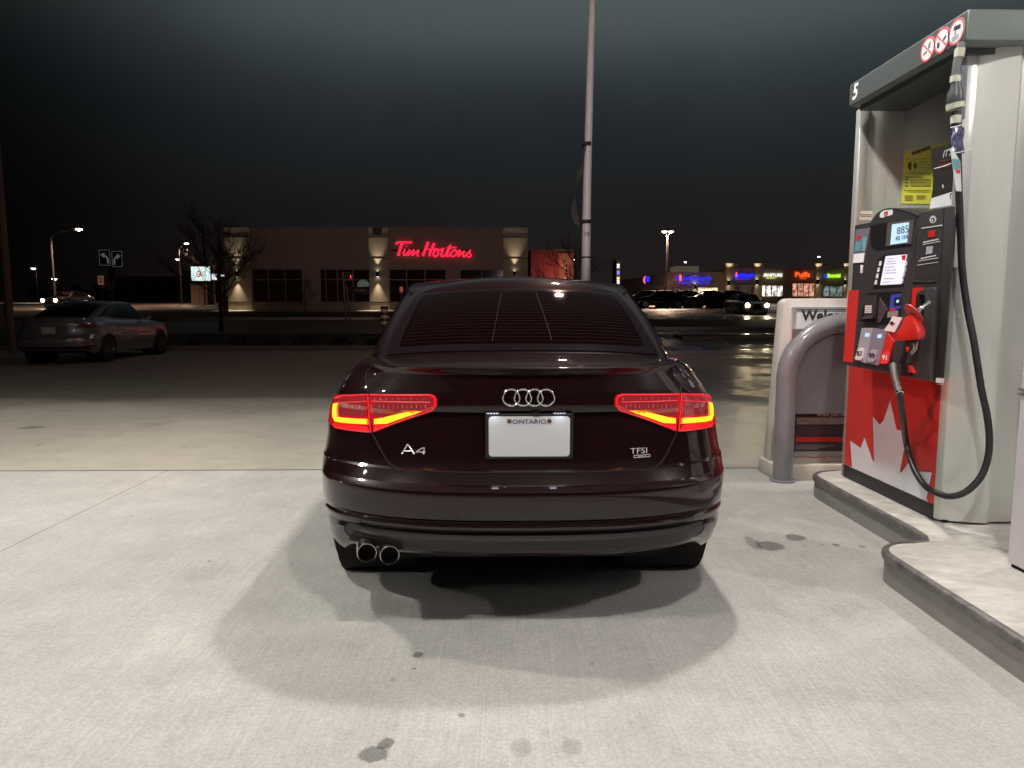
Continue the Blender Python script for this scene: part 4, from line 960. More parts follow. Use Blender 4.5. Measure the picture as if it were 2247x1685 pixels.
tX("IT'S", 1262, 262, 80, XD - .003, M['wink'], 'card_title', dk, 1.0, sh=.25); 
for k in range(3): solidX([(1160, 350 + 42 * k), (1300, 325 + 42 * k), (1300, 345 + 42 * k), (1160, 372 + 42 * k)], XD - .003, mat('dark_red_ink', (.13, .035, .03), .5) if k == 0 else bpy.data.materials['dark_red_ink'], 'card_red_text', dk)
solidX([(1200, 640), (1214, 640), (1222, 670), (1212, 690), (1202, 672)], XD - .003, M['wink'], 'card_cup', dk)
solidX([(1295, 755), (1330, 740), (1330, 752), (1305, 765), (1304, 825), (1298, 820)], XD - .003, M['ink'], 'card_tick', dk)
w2 = solidX([(212, 962), (358, 958), (356, 1072), (206, 1070)], XF - .02, mat('label_cream', (.62, .60, .50), .5), 'price_label', pump); solidX([(212, 1000), (345, 1004), (345, 1009), (212, 1005)], XF - .022, M['ink'], 'label_rule', w2); solidX([(212, 1020), (345, 1024), (345, 1029), (212, 1025)], XF - .022, M['nred'], 'label_rule', w2)
# canopy column at the right edge
cc_ = thing('canopy_column', 'white clad canopy column standing on the island at the right edge', 'column', (2.45, 2.78, .15))
mb = MB(); mb.rbox(2.262, 2.66, 2.58, 2.975, .168, 4.70, .006); obj('cladding', mb, mat('white_cladding', (.72, .66, .72), .4, var=.04, vscale=3), cc_, True)
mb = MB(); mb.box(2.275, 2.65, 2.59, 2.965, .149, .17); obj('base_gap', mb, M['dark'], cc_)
mb = MB()
for z in (.925, .945): mb.tube([(2.258, 2.98, z), (2.258, 2.57, z)], .006, 6)
obj('wire_strap', mb, mat('strap_wire', (.30, .28, .25), .4, metal=.8), cc_, True)
# grey hoop guard
gd = thing('guard_rail', 'grey hoop guard rail with a steel plate, beside the pump', 'guard rail', (2.4, 5.1, 0))
YG = 5.12; r = .068
def hg(px, py): return PY(px, py, YG)
bx = G(1714, 1053); leg = Vector((bx.x, YG, 0)); 
arcp = [Vector((leg.x, YG, 0)), Vector((leg.x, YG, .55)), Vector((leg.x, YG, .80))]
cxr = leg.x + .42; czr = .78
for a in frange(180, 90, 10): arcp.append(Vector((cxr + .42 * math.cos(R(a)), YG, czr + .40 * math.sin(R(a)))))
arcp += [Vector((x, YG, czr + .40)) for x in (cxr + .3, cxr + .6)]
for a in frange(90, 0, 8): arcp.append(Vector((cxr + .6 + .42 * math.cos(R(a)), YG, czr + .40 * math.sin(R(a)))))
arcp.append(Vector((cxr + 1.02, YG, 0)))
greym = mat('grey_gloss_paint', (.23, .22, .235), .28, coat=.4, var=.05)
mb = MB(); mb.tube(arcp, .072, 20); obj('hoop', mb, greym, gd, True)
mb = MB(); mb.rbox(leg.x + .02, cxr + 1.0, YG - .02, YG - .008, .515, czr + .36, .003); obj('guard_plate', mb, mat('grey_satin_plate', (.19, .175, .185), .35, var=.06), gd)
mb = MB(); mb.lathe([(.095, 0), (.095, .015), (.075, .02)], Matrix.Translation((leg.x, YG, 0)), 24); obj('base_flange', mb, greym, gd, True)
bl = PY(1766, 844, YG - .028)
for dz in (0, -.03):
    mb = MB(); mb.lathe([(0, .008), (.009, .006), (.009, 0)], Matrix.Translation((bl.x, YG - .02, bl.z + dz)) @ Matrix.Rotation(R(90), 4, 'X'), 10); obj('plate_bolt', mb, greym, gd, True)
# advertising stand behind the guard
YS_ = 5.36
st = thing('poster_stand', 'white framed poster stand reading Welcome, half hidden behind the guard rail', 'sign stand', (2.7, YS_, 0))
zz = lambda x, y: (1680 + x / 10.055, 640 + y / 10.055)
a0 = PY(*zz(380, 160), YS_ - .12); x0 = a0.x; ztop = a0.z
xr = x0 + .78
mb = MB(); tp = [(x0 - .12 * 0, 0)]
mb.prism([(x0 - .045, YS_ - .10, .11), (x0 + .018, YS_ - .10, ztop - .03), (x0 + .05, YS_ - .10, ztop), (xr, YS_ - .10, ztop), (xr + .03, YS_ - .10, .11)], (0, .13, 0)); bd = obj('outer_frame', mb, mat('warm_white_plastic', (.66, .62, .58), .4, var=.05), st, bevel=.008, smooth=True)
mb = MB(); mb.rbox(x0 - .06, xr + .05, YS_ - .24, YS_ + .08, 0.0, .125, .014); obj('weighted_base', mb, mat('cream_base', (.62, .58, .50), .5, var=.08), st, True)
mb = MB(); mb.rbox(x0 + .07, xr - .04, YS_ - .125, YS_ - .10, .165, ztop - .06, .006); obj('inner_frame', mb, mat('silver_frame', (.70, .72, .72), .25, metal=.5), st)
mb = MB(); mb.box(x0 + .105, xr - .075, YS_ - .129, YS_ - .12, .205, ztop - .08); pan = obj('poster', mb, mat('poster_maroon', (.075, .04, .048), .35), st)
mb = MB(); mb.box(x0 + .105, xr - .075, YS_ - .131, YS_ - .129, .66, ztop - .103); obj('poster_white_field', mb, M['paper'], pan)
mb = MB(); mb.box(x0 + .105, xr - .075, YS_ - .131, YS_ - .129, ztop - .102, ztop - .085); obj('poster_grey_band', mb, mat('grey_band', (.28, .30, .30), .4), pan)
pw = PY(*zz(800, 545), YS_ - .134); mb = MB(); text_into(mb, 'Welcome', (pw.x, YS_ - .134, pw.z), (1, 0, 0), (0, 0, 1), .076, .001, align='LEFT', bold=.035); obj('poster_heading', mb, mat('dark_text', (.03, .04, .05), .5), pan)
pm_ = PY(*z6(500, 412), YS_ - .134); mb = MB(); text_into(mb, 'when you need', (pm_.x, YS_ - .134, pm_.z + .004), (1, 0, 0), (0, 0, 1), .030, .001, align='LEFT', bold=.02); obj('poster_line', mb, M['wink'], pan)
mb = MB(); mb.box(x0 + .14, xr - .075, YS_ - .1325, YS_ - .130, .415, .468); obj('poster_print', mb, mat('pale_print', (.40, .36, .34), .6, var=.5, vscale=60), pan)
mb = MB(); mb.rbox(x0 + .14, xr - .08, YS_ - .1325, YS_ - .129, .282, .315, .001); obj('poster_red_bar', mb, M['nred'], pan)
mb = MB()
for k in range(3): mb.box(x0 + .14, x0 + .32 + .06 * k, YS_ - .132, YS_ - .130, .222 + .013 * k, .227 + .013 * k)
obj('poster_small_print', mb, mat('fine_print', (.3, .27, .3), .6), pan)
# ------------------------------------------------------------------ canopy (over the camera, seen in the reflections)
cano = thing('canopy', 'white forecourt canopy with recessed square lamps over the pumps', 'canopy', (0, 0, 4.7))
mb = MB(); mb.box(-10.6, 9.2, -7.2, 5.35, LAMPZ + .02, 5.5); obj('roof_slab', mb, mat('canopy_soffit', (.38, .38, .37), .45, var=.04), cano)
mb = MB()
for i in range(34): x = -10.5 + i * .58; mb.box(x, x + .012, -7.1, 5.3, LAMPZ + .014, LAMPZ + .0205)
obj('soffit_joint', mb, M['dark'], cano)
lampm = glow('canopy_lamp_face', (1, .97, .90), 38.0)
for (x, y, k, c_) in LAMPS:
    lm_ = lampm if k > .2 else bpy.data.materials.get('canopy_lamp_dim') or glow('canopy_lamp_dim', (1, .97, .90), 4)
    mb = MB(); mb.rbox(x - .25, x + .25, y - .25, y + .25, LAMPZ - .03, LAMPZ + .02, .012); fx = obj('lamp_housing', mb, M['white'], cano)
    mb = MB(); mb.box(x - .19, x + .19, y - .19, y + .19, LAMPZ - .034, LAMPZ - .029); obj('lamp_diffuser', mb, lm_, fx)

# ------------------------------------------------------------------ cafe building
YT = 50.0
def T(px, py, d=0.0): return PY(px, py, YT - d)
brickm = mat('taupe_stucco', (.32, .23, .20), .85, var=.08, vscale=.7, bump=.2, bscale=8); pilm = mat('tan_block', (.36, .30, .24), .85, var=.08, vscale=1.5)
cafe = thing('cafe_building', 'single storey taupe cafe with a glowing red script sign and wall lamps on pilasters', 'building', (-8.7, YT, gz(YT)))
TL, TR = T(494, 500), T(1157, 501); zb_ = gz(YT) - .1; zt_ = TL.z
mb = MB(); mb.box(TL.x, TR.x, YT, YT + 14, zb_, zt_); obj('wall', mb, brickm, cafe)
mb = MB(); mb.box(TL.x - .08, TR.x + .08, YT - .10, YT + 14.1, zt_ - .002, zt_ + .10); obj('parapet_cap', mb, mat('parapet_cap', (.22, .19, .15), .6), cafe)
for (a_, b_) in ((497, 555), (812, 855), (1104, 1158)):
    A_ = T(a_, 640).x; B_ = T(b_, 640).x; top_ = zt_ - .01
    mb = MB(); mb.box(A_, B_, YT - .22, YT - .001, zb_, top_)
    p = obj('pilaster', mb, pilm, cafe)
    for py in (522, 568, 664):
        z = T(700, py).z; mb = MB(); mb.box(A_ - .02, B_ + .02, YT - .24, YT - .215, z - .02, z + .02); obj('pilaster_joint', mb, M['dark'], p)
mb = MB(); mb.box(TL.x, TR.x, YT - .12, YT - .002, zb_, T(700, 666).z); obj('plinth', mb, mat('plinth_stone', (.26, .20, .165), .85, var=.1), cafe)
winm = mat('cafe_glass', (.008, .005, .006), .07, emis=(.03, .005, .006), es=.06); framem = mat('window_frame', (.22, .17, .155), .5)
ztw, zbw, zmw = T(600, 592).z, T(600, 663.5).z, T(600, 614.7).z
for (a_, b_, ms) in ((555, 664, (590, 627)), (704, 812, (716, 741, 775)), (855, 979, (893, 933)), (1010, 1104, (1057,))):
    A_ = T(a_, 630).x; B_ = T(b_, 630).x
    mb = MB(); mb.box(A_, B_, YT - .03, YT - .001, zbw, ztw); w = obj('window', mb, winm, cafe)
    mb = MB()
    for x in [A_, B_] + [T(m_, 630).x for m_ in ms]: mb.box(x - .035, x + .035, YT - .07, YT - .031, zbw, ztw)
    mb.box(A_, B_, YT - .066, YT - .032, zmw - .035, zmw + .035); mb.box(A_, B_, YT - .066, YT - .032, ztw - .03, ztw + .04); mb.box(A_, B_, YT - .12, YT - .032, zbw - .05, zbw + .02)
    obj('window_frame', mb, framem, w)
# window decals and the lit clock digits
def tplane(body, px, py, hpx, m, nm, parent, d, sq=1, bold=0, plane=None, sp=1.0):
    f_ = plane or T; p = f_(px, py, d); h = abs(f_(px, py, d).z - f_(px, py - hpx, d).z); mb = MB(); text_into(mb, body, p, (1, 0, 0), (0, 0, 1), h, .03, squeeze=sq, bold=bold, sp=sp); return obj(nm, mb, m, parent)
tplane('52!', 764.5, 608.5, 7, glow('red_digits', (1, .05, .08), 2.5), 'lit_digits', cafe, .16, bold=.02)
p0 = [T(784, 631, .09), T(784, 622, .09), T(790, 616, .09), T(797, 614, .09), T(804, 617, .09), T(810, 622, .09), T(809, 629, .09)]
mb = MB(); mb.prism(p0, (0, .015, 0)); obj('window_decal', mb, mat('decal_pale', (.25, .30, .29), .5, emis=(.4, .5, .48), es=.10), cafe)
mb = MB(); a = T(766, 630, .09); b = T(809, 646, .09); mb.box(a.x, b.x, a.y, a.y + .015, b.z, a.z); wb_ = obj('window_banner', mb, mat('banner_dark', (.03, .006, .008), .5), cafe)
tplane('Coffee', 790, 638, 5, mat('banner_text', (.4, .25, .25), .5), 'banner_text', wb_, .105, sq=1.3)
# red script sign, drawn as strokes of a bent tube
zs = lambda x, y: (840 + x / 10.055, 500 + y / 10.055)
strokes = [([(288, 370), (330, 335), (450, 330), (645, 332)], 22), ([(430, 345), (400, 420), (365, 530), (340, 625)], 27), ([(528, 412), (530, 420)], 26), ([(492, 478), (460, 570), (468, 612), (510, 600), (600, 490), (570, 560), (560, 610), (690, 495), (660, 570), (655, 612), (790, 500), (765, 570), (762, 610), (785, 640)], 17),
           ([(1000, 320), (960, 430), (900, 580), (888, 630)], 27), ([(1135, 345), (1090, 460), (1040, 560), (1032, 635)], 26), ([(950, 485), (1060, 488), (1150, 480), (1230, 482)], 15),
           ([(1200, 500), (1140, 520), (1115, 590), (1140, 640), (1200, 620), (1225, 560), (1215, 500), (1270, 500), (1340, 470), (1300, 560), (1290, 620), (1330, 640), (1390, 590), (1430, 500), (1495, 385), (1450, 520), (1405, 600), (1430, 640), (1480, 600)], 19), ([(1410, 455), (1520, 448), (1625, 440)], 14),
           ([(1600, 490), (1540, 520), (1500, 590), (1530, 645), (1590, 625), (1630, 560), (1600, 495), (1650, 530), (1710, 505), (1680, 580), (1665, 635), (1800, 520), (1770, 590), (1775, 645), (1830, 620), (1935, 500), (1905, 550), (1945, 610), (1915, 655), (1865, 640)], 17)]
sg = glow('red_sign_face', (1.0, .018, .065), 1.35); sge = glow('red_sign_edge', (1.0, .25, .32), 1.0)
sign = thing('script_sign', "glowing red script letters reading Tim Hortons on the cafe wall", 'sign', (T(940, 540).x, YT - .2, T(940, 540).z))
groups_ = [strokes[0:2], strokes[2:4], strokes[4:7], strokes[7:9], strokes[9:]]
for gk, g_ in enumerate(groups_):
    mb = MB()
    for pts, r in g_:
        q = [T(*zs(x, y), .16) for x, y in pts]; q = smooth_path(q, 5) if len(q) > 2 else q; rr_ = r / 10.055 * 50 / F
        t_ = MB(); t_.tube(q, rr_, 8)
        for v in t_.bm.verts: v.co.y = YT - .16 + (v.co.y - (YT - .16)) * .5
        mb.join(t_.bm)
    obj('sign_letters', mb, sg, sign, True)
mb = MB(); mb.box(T(858, 540).x, T(1030, 540).x, YT - .09, YT - .04, T(940, 552).z, T(940, 549).z); obj('sign_raceway', mb, M['dark'], sign)
def sconce(x, y, z, s=1.0, e=30, col=(1, .82, .56), group='wall lamps on the cafe', lab=None, cone=66, nm='wall_lamp', wall=.22):
    r_ = thing(nm, lab, 'wall lamp', (x, y, z), group, world=False)
    mb = MB(); mb.lathe([(.0, -.16 * s), (.07 * s, -.16 * s), (.075 * s, -.15 * s), (.075 * s, .15 * s), (.07 * s, .16 * s), (0, .16 * s)], Matrix.Translation((0, -.10 * s, 0)), 14); obj('lamp_body', mb, M['dark'], r_, True)
    gm = bpy.data.materials.get('sconce_glass') or glow('sconce_glass', (1, .86, .6), 12)
    for k in (-1, 1):
        mb = MB(); mb.lathe([(.0, .163 * s * k), (.06 * s, .163 * s * k)], Matrix.Translation((0, -.10 * s, 0)), 12); obj('lamp_glass', mb, gm, r_)
        ld = bpy.data.lights.new('wall_lamp_light', 'SPOT'); ld.energy = e; ld.spot_size = R(cone); ld.spot_blend = .8; ld.color = col; ld.shadow_soft_size = .03
        lo = bpy.data.objects.new('wall_lamp_light', ld); lo.location = (0, -.14 * s, .19 * s * k); lo.rotation_euler = (R(180 if k > 0 else 0) + R(-12 * k * -1), 0, 0); lo.parent = r_; COL.objects.link(lo)
    return r_
for px, lab in ((521, 'up and down wall lamp on the left corner pilaster of the cafe'), (829, 'up and down wall lamp on the pilaster between the cafe windows'), (1129, 'up and down wall lamp on the right corner pilaster of the cafe')):
    q = T(px, 602, .22); sconce(q.x, q.y, q.z, 1.2, 400, lab=lab)
mb = MB(); q = T(829, 512); mb.box(q.x - .30, q.x + .30, YT - .32, YT - .2, q.z - .2, q.z + .35); obj('box_scupper', mb, mat('scupper', (.05, .04, .035), .6), cafe)
# red-walled wing to the right
wing = thing('red_building', 'low red walled building right of the cafe, behind bare branches', 'building', (3.6, 54, gz(54)))
a = PY(1165, 552, 54); b = PY(1259, 552, 54); mb = MB(); mb.box(a.x, b.x, 54, 62, gz(54) - .2, a.z); obj('wall', mb, mat('red_render', (.30, .045, .045), .8, var=.08), wing)
c0 = PY(1225, 600, 54); mb = MB(); mb.box(c0.x, b.x, 53.85, 54 - .002, gz(54) - .2, a.z - .15); obj('pilaster', mb, mat('brown_red', (.36, .12, .08), .8), wing)
mb = MB(); mb.box(a.x - .1, b.x + .1, 53.8, 62, a.z, a.z + .12); obj('parapet_cap', mb, mat('brown_cap', (.16, .10, .06), .7), wing)
q = PY(1241, 618, 53.6); sconce(q.x, 53.84, q.z, 1.2, 420, lab='wall lamp on the corner of the low red building', group=None)
ld = bpy.data.lights.new('red_wall_wash', 'SPOT'); ld.energy = 420; ld.color = (1, .6, .5); ld.spot_size = R(100); ld.spot_blend = 1; ld.shadow_soft_size = .1
lo = bpy.data.objects.new('red_wall_wash', ld); lo.location = (a.x + 1.6, 51.2, gz(51) + .8); lo.rotation_euler = (R(112), 0, R(-8)); COL.objects.link(lo)

# ------------------------------------------------------------------ shopping plaza on the right
YP = 85.0
def Q(px, py, d=0.0): return PY(px, py, YP - d)
zg = gz(YP)
def plaza(name, label, a_, b_, ytop, m, yb=YP):
    o = thing(name, label, 'building', ((Q(a_, 640).x + Q(b_, 640).x) / 2, yb, zg))
    mb = MB(); mb.box(Q(a_, 640).x, Q(b_, 640).x, yb, yb + 14, zg - .3, Q(1600, ytop).z); obj('wall', mb, m, o); return o
tan = mat('tan_facade', (.42, .33, .23), .85, var=.07, vscale=.6); tanl = mat('pale_facade', (.45, .38, .28), .8, var=.06)
b1_ = plaza('credit_union_building', 'tan building with the blue FirstOntario sign and a rooftop unit', 1461, 1588, 598, tan)
mb = MB(); x_ = Q(1461, 600).x; x2 = Q(1411, 600).x
mb.prism([(x_ + .02, YP + .02, zg - .3), (x2, YP + 16, zg - .3), (x2, YP + 16, Q(1461, 602).z - .1), (x_ + .02, YP + .02, Q(1461, 600).z - .05)], (.3, 0, 0)); obj('side_wall', mb, tanl, b1_)
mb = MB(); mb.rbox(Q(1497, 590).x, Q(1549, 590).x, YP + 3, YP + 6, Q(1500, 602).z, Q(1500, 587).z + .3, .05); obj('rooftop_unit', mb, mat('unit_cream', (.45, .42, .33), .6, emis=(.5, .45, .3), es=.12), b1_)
b2_ = plaza('shop_row', 'long tan row of shops with blue, white, orange and green lit signs', 1588, 1960, 590, tan, YP - .4)
b2z = Q(1600, 589).z
for a_, b_ in ((1590, 1607), (1652, 1669), (1785, 1801), (1846, 1862)):
    mb = MB(); mb.box(Q(a_, 600).x, Q(b_, 600).x, YP - .8, YP - .402, zg - .3, b2z + .35); obj('pier', mb, tanl, b2_)
    mb = MB(); mb.box(Q(a_, 600).x - .2, Q(b_, 600).x + .2, YP - .95, YP - .41, b2z + .20, b2z + .5); obj('pier_cap', mb, tanl, b2_)
def litwin(parent, a_, b_, y0, y1, col, s, nm='shop_window', blobs=()):
    mb = MB(); A_ = Q(a_, y0); B_ = Q(b_, y1); yy = (YP - .43 if parent is b2_ else YP - .03)
    mb.box(A_.x, B_.x, yy, yy + .02, B_.z, A_.z)
    m = mat('lit_' + nm, (.05, .05, .05), .2); t = m.node_tree; p = t.nodes['Principled BSDF']; tc = t.nodes.new('ShaderNodeTexCoord'); n_ = t.nodes.new('ShaderNodeTexNoise'); n_.inputs['Scale'].default_value = 2.2; n_.inputs['Detail'].default_value = 4
    t.links.new(tc.outputs['Object'], n_.inputs['Vector']); v = t.nodes.new('ShaderNodeMapRange'); v.inputs[1].default_value = .38; v.inputs[2].default_value = .62; v.inputs[3].default_value = .05; v.inputs[4].default_value = 1.3; t.links.new(n_.outputs[0], v.inputs[0]); mx = t.nodes.new('ShaderNodeMix'); mx.data_type = 'RGBA'; mx.blend_type = 'MULTIPLY'; mx.inputs[0].default_value = .9; mx.inputs[6].default_value = (*col, 1)
    t.links.new(v.outputs[0], mx.inputs[7]); t.links.new(mx.outputs[2], p.inputs['Emission Color']); p.inputs['Emission Strength'].default_value = s
    w = obj(nm, mb, m, parent); mb = MB(); n = max(2, int((b_ - a_) / 12))
    for i in range(n + 1): x = lerp(A_.x, B_.x, i / n); mb.box(x - .05, x + .05, yy - .06, yy - .001, B_.z, A_.z)
    mb.box(A_.x, B_.x, yy - .06, yy - .001, A_.z - .06, A_.z + .06); obj('window_frame', mb, framem, w)
    return w
litwin(b1_, 1530, 1575, 631, 654, (1, .72, .38), 1.1); litwin(b1_, 1466, 1515, 633, 654, (.25, .15, .14), .35)
litwin(b2_, 1665, 1714, 627, 651, (1, .86, .80), 1.5); litwin(b2_, 1735, 1783, 622, 651, (.9, .42, .28), .9); litwin(b2_, 1803, 1845, 628, 651, (.30, .40, .38), .6); litwin(b2_, 1610, 1650, 626, 652, (.12, .07, .06), .4)
mb = MB(); mb.box(Q(1537, 640).x, Q(1562, 640).x, YP - .09, YP - .05, Q(1500, 641).z, Q(1500, 636).z); obj('ceiling_light', mb, glow('warm_ceiling', (1, .85, .55), 3), b1_)
blue = glow('blue_sign', (.02, .03, 1.0), 1.1); redf = glow('red_numeral', (1, .12, .10), 1.6)
def psign(nm, label, cat, body, px, py, h, m, sq=1, bold=.03, extra=None, sp=1.0):
    q = Q(px, py, .6); o = thing(nm, label, cat, (q.x, q.y, q.z)); p = tplane(body, px, py, h, m, 'sign_letters', o, .6, sq, bold, plane=Q, sp=sp)
    if extra: extra(o)
    return o
psign('bank_sign', 'wide blue lit sign with a red 1 over the credit union windows', 'sign', 'F', 1487, 612, 9.5, blue, 1.0, extra=lambda o: (tplane('1', 1493, 611.5, 12, redf, 'sign_numeral', o, .62, 1.2, .06, plane=Q), tplane('rstOntario', 1528, 612, 9, blue, 'sign_letters', o, .6, 1.22, .03, plane=Q), tplane('CREDIT UNION', 1522, 621.5, 3, blue, 'sign_tagline', o, .6, 1.9, .05, plane=Q, sp=1.3)))
psign('corner_sign', 'small blue and red lit sign on the far left side of the credit union', 'sign', 'E', 1419, 614, 9, blue, 1.6, .1, extra=lambda o: tplane('(', 1413.5, 614, 11, redf, 'sign_numeral', o, .62, 1, .05, plane=Q))
psign('blue_shop_sign', 'solid blue lit sign between the two left piers of the shop row', 'sign', 'FirstOntario', 1632, 605, 7, blue, 1.05, .08, extra=lambda o: (tplane('1', 1616, 604, 9, redf, 'sign_numeral', o, .65, 1, .06, plane=Q), tplane('CREDIT UNION', 1630, 613, 2.6, blue, 'sign_tagline', o, .6, 1.35, .05, plane=Q)))
psign('white_shop_sign', 'white lit sign with small yellow line over the brightest shop', 'sign', 'FURNITURE', 1692, 605, 6.5, glow('white_sign', (.95, 1, .92), 1.4), 1.05, .02, extra=lambda o: tplane('MARKET', 1692, 611, 3, glow('yellow_sign', (.75, .7, .15), 1), 'sign_tagline', o, .6, 1.3, .03, plane=Q))
psign('orange_shop_sign', 'orange lit sign reading Puffs in the shop row', 'sign', 'Puffs', 1761, 604, 11, glow('orange_sign', (1, .12, .02), 1.4), 1.15, .015, extra=lambda o: tplane('SMOKE', 1763, 612, 3, glow('orange_sign_small', (1, .12, .02), .8), 'sign_tagline', o, .6, 1, .02, plane=Q))
psign('green_shop_sign', 'green lit sign with a blue start, last sign before the pump', 'sign', 'financial', 1830, 606, 7.5, glow('green_sign', (.42, 1, .03), 1.3), .85, .05, extra=lambda o: tplane('easy', 1810, 606.5, 6, blue, 'sign_letters', o, .6, .9, .05, plane=Q))
for px, py, e, lab in ((1413, 627, 60, 'wall lamp at the far left end of the plaza'), (1432, 629, 60, 'second wall lamp from the left on the plaza side wall'), (1452, 627, 60, 'third wall lamp on the plaza side wall'), (1460, 633, 160, 'wall lamp on the corner by the blue FirstOntario sign'), (1524, 630, 160, 'wall lamp below the middle of the FirstOntario sign'), (1598, 622, 160, 'wall lamp on the pier left of the smaller blue sign'), (1660, 620, 160, 'wall lamp on the pier left of the white sign'), (1793, 620, 160, 'wall lamp on the pier left of the green sign'), (1853, 621, 160, 'wall lamp on the pier nearest the pump')):
    yy = YP - .85 if px > 1590 else (YP - .02 if px >= 1460 else YP + (1461 - px) / 50 * 16 - .3); q = PY(px, py, yy); sconce(q.x, q.y, q.z, 2.0, e * 20, col=(1, .88, .62), lab=lab, group='wall lamps along the plaza', cone=50)
# ------------------------------------------------------------------ other cars
def plain_car(name, label, loc, rotz, pm, tailm, headm=None, group=None, rimm=None):
    o = thing(name, label, 'car', loc, group, world=False); o.rotation_euler = (0, 0, rotz)
    car_shell(o, pm)
    for s in (-1, 1):
        for (wy, wz) in WY: wheel(o, s * .782, wy, s, rimm or M['rim'])
    gpanel([(-3.2, .03), (3.2, .03), (3.1, .95), (-3.1, .95)], .006, M['glass'], 'rear_window', o)
    for s in (-1, 1):
        gpanel([(s * 5.2, .10), (s * 10.1, .06), (s * 9.7, .93), (s * 6.2, .93), (s * 5.5, .70)], .004, M['glass'], 'side_window', o)
        P = [(s * 34, .90), (s * 60, .93), (s * 87, .93), (s * 87, .84), (s * 60, .82), (s * 36, .86)]
        mb = MB(); panel(mb, P, .006); t = obj('tail_lamp', mb, tailm, o, True, 30)
        mb = MB(); pathS(mb, [(s * 40, .885), (s * 62, .875), (s * 84, .88)], .005, .008); obj('lamp_strip', mb, M['chrome'], t)
        mb = MB(); panel(mb, [(s * 50, .40), (s * 76, .40), (s * 76, .435), (s * 50, .435)], .006); obj('rear_reflector', mb, tailm, o)
        mb = MB(); clip_poly(mb, [(s * 40, .62), (s * 80, .60), (s * 80, .74), (s * 45, .72)], lambda u, v, k: front_pt(u, v * 1.2 + .02) + Vector((0, .008 if k else 0, 0)), 4, .03); obj('headlight', mb, headm or M['blackgloss'], o, True, 30)
        mb = MB(); mb.rbox(min(s * .84, s * 1.0), max(s * .84, s * 1.0), 2.92, 3.02, .985, 1.09, .03, 3); obj('door_mirror', mb, pm, o, True)
        for y in (1.60, 2.52):
            mb = MB(); p = side_pt(y, .93, s); mb.rbox(min(p.x, p.x + s * .03), max(p.x, p.x + s * .03), y - .09, y + .09, p.z - .012, p.z + .012, .008); obj('door_handle', mb, M['chrome'], o, True)
        for y in (1.42, 2.35, 3.28):
            mb = MB(); mb.tube([side_pt(y, z, s) for z in frange(.30, 1.05, 8)], .003, 4); obj('door_seam', mb, M['seam'], o)
    mb = MB()
    for t0, t1 in ((-13, -11.1), (11.1, 13)): clip_poly(mb, [(t0, .06), (t1, .06), (t1, .95), (t0, .95)], lambda u, v, k: GH(u, v, .004 if k else 0), .5, .1)
    obj('windscreen', mb, M['glass'], o, True)
    mb = MB(); mb.box(-.155, .155, .066, .085, .70, .86); obj('licence_plate', mb, mat('plate_grey', (.62, .62, .62), .5, var=.4, vscale=60), o)
    mb = MB(); panel(mb, [(-62, .31), (62, .31), (62, .39), (-62, .39)], .006); obj('rear_valance', mb, M['plastic'], o)
    return o
def copy_tree(o, parent=None):
    c = o.copy(); COL.objects.link(c); c.parent = parent
    if parent: c.matrix_parent_inverse = o.matrix_parent_inverse
    for ch in list(o.children): copy_tree(ch, c)
    return c
silver = mat('grey_metallic', (.34, .345, .37), .25, metal=.6, coat=.8)
darkp = mat('dark_car_paint', (.02, .016, .016), .22, coat=.8)
dulltail = mat('unlit_tail_lamp', (.16, .012, .018), .12, coat=1, emis=(1, .05, .05), es=.004)
pc1 = plain_car('parked_car', 'dark grey parked saloon at the left edge, its tail towards the pumps', (-10.35, 16.1, 0), R(2), silver, dulltail)
hl = glow('lit_headlight', (1, .80, .45), 90)
grp = 'dark cars parked in front of the plaza'
pk = None
for i, (px, Y, lab, rot) in enumerate(((1418, 62, 'dark car at the far left of the row before the plaza', 90), (1452, 60, 'second dark car from the left before the plaza', 90), (1500, 61, 'dark car parked below the FirstOntario sign', 88), (1552, 60, 'dark car below the lit credit union window', 92), (1600, 62, 'dark car right of the lit credit union window', 90))):
    x = PY(px, 660, Y).x
    if pk is None: pk = plain_car('parked_car', lab, (x, Y, gz(Y)), R(rot), darkp, dulltail, group=grp); o = pk
    else: o = copy_tree(pk); o['label'] = lab
    o.location = (x + 2.2, Y, gz(Y)); o.rotation_euler = (0, 0, R(rot))
def lights_car(label, px, py, Y, sep, hm, e, cm=darkp, rot=180):
    q = PY(px, py, Y); z = q.z - .68
    o = copy_tree(pk); o['label'] = label; o['category'] = 'car'
    if 'group' in o: del o['group']
    o.name = 'car'; o.rotation_euler = (0, 0, R(rot)); d = Vector((math.sin(R(rot)), -math.cos(R(rot)), 0)) * 4.62
    o.location = Vector((q.x, q.y, z)) + d * 1.0
    for s in (-1, 1):
        mb = MB(); mb.lathe([(0, .07), (.10, .06), (.13, .03), (.13, 0)], Matrix.Translation((s * sep / 2, 4.60, .68)) @ Matrix.Rotation(R(-90), 4, 'X'), 16)
        h = obj('lit_lamp', mb, hm, None, True); h.parent = o
        if e:
            ld = bpy.data.lights.new('headlight_beam', 'SPOT'); ld.energy = e; ld.spot_size = R(50); ld.spot_blend = .9; ld.color = (1, .78, .48); ld.shadow_soft_size = .04
            lo = bpy.data.objects.new('headlight_beam', ld); lo.location = (s * sep / 2, 4.72, .68); lo.rotation_euler = (R(90 - 3), 0, R(0)); lo.parent = o; COL.objects.link(lo)
            lo.rotation_euler = (R(87), 0, 0)
    return o
lights_car('oncoming car with two bright warm headlights on the wet lot', 1662, 671, 46, 1.30, hl, 380)
lights_car('distant oncoming car with bright headlights on the street at the left', 107, 660, 58, 1.15, hl, 0, rot=172)
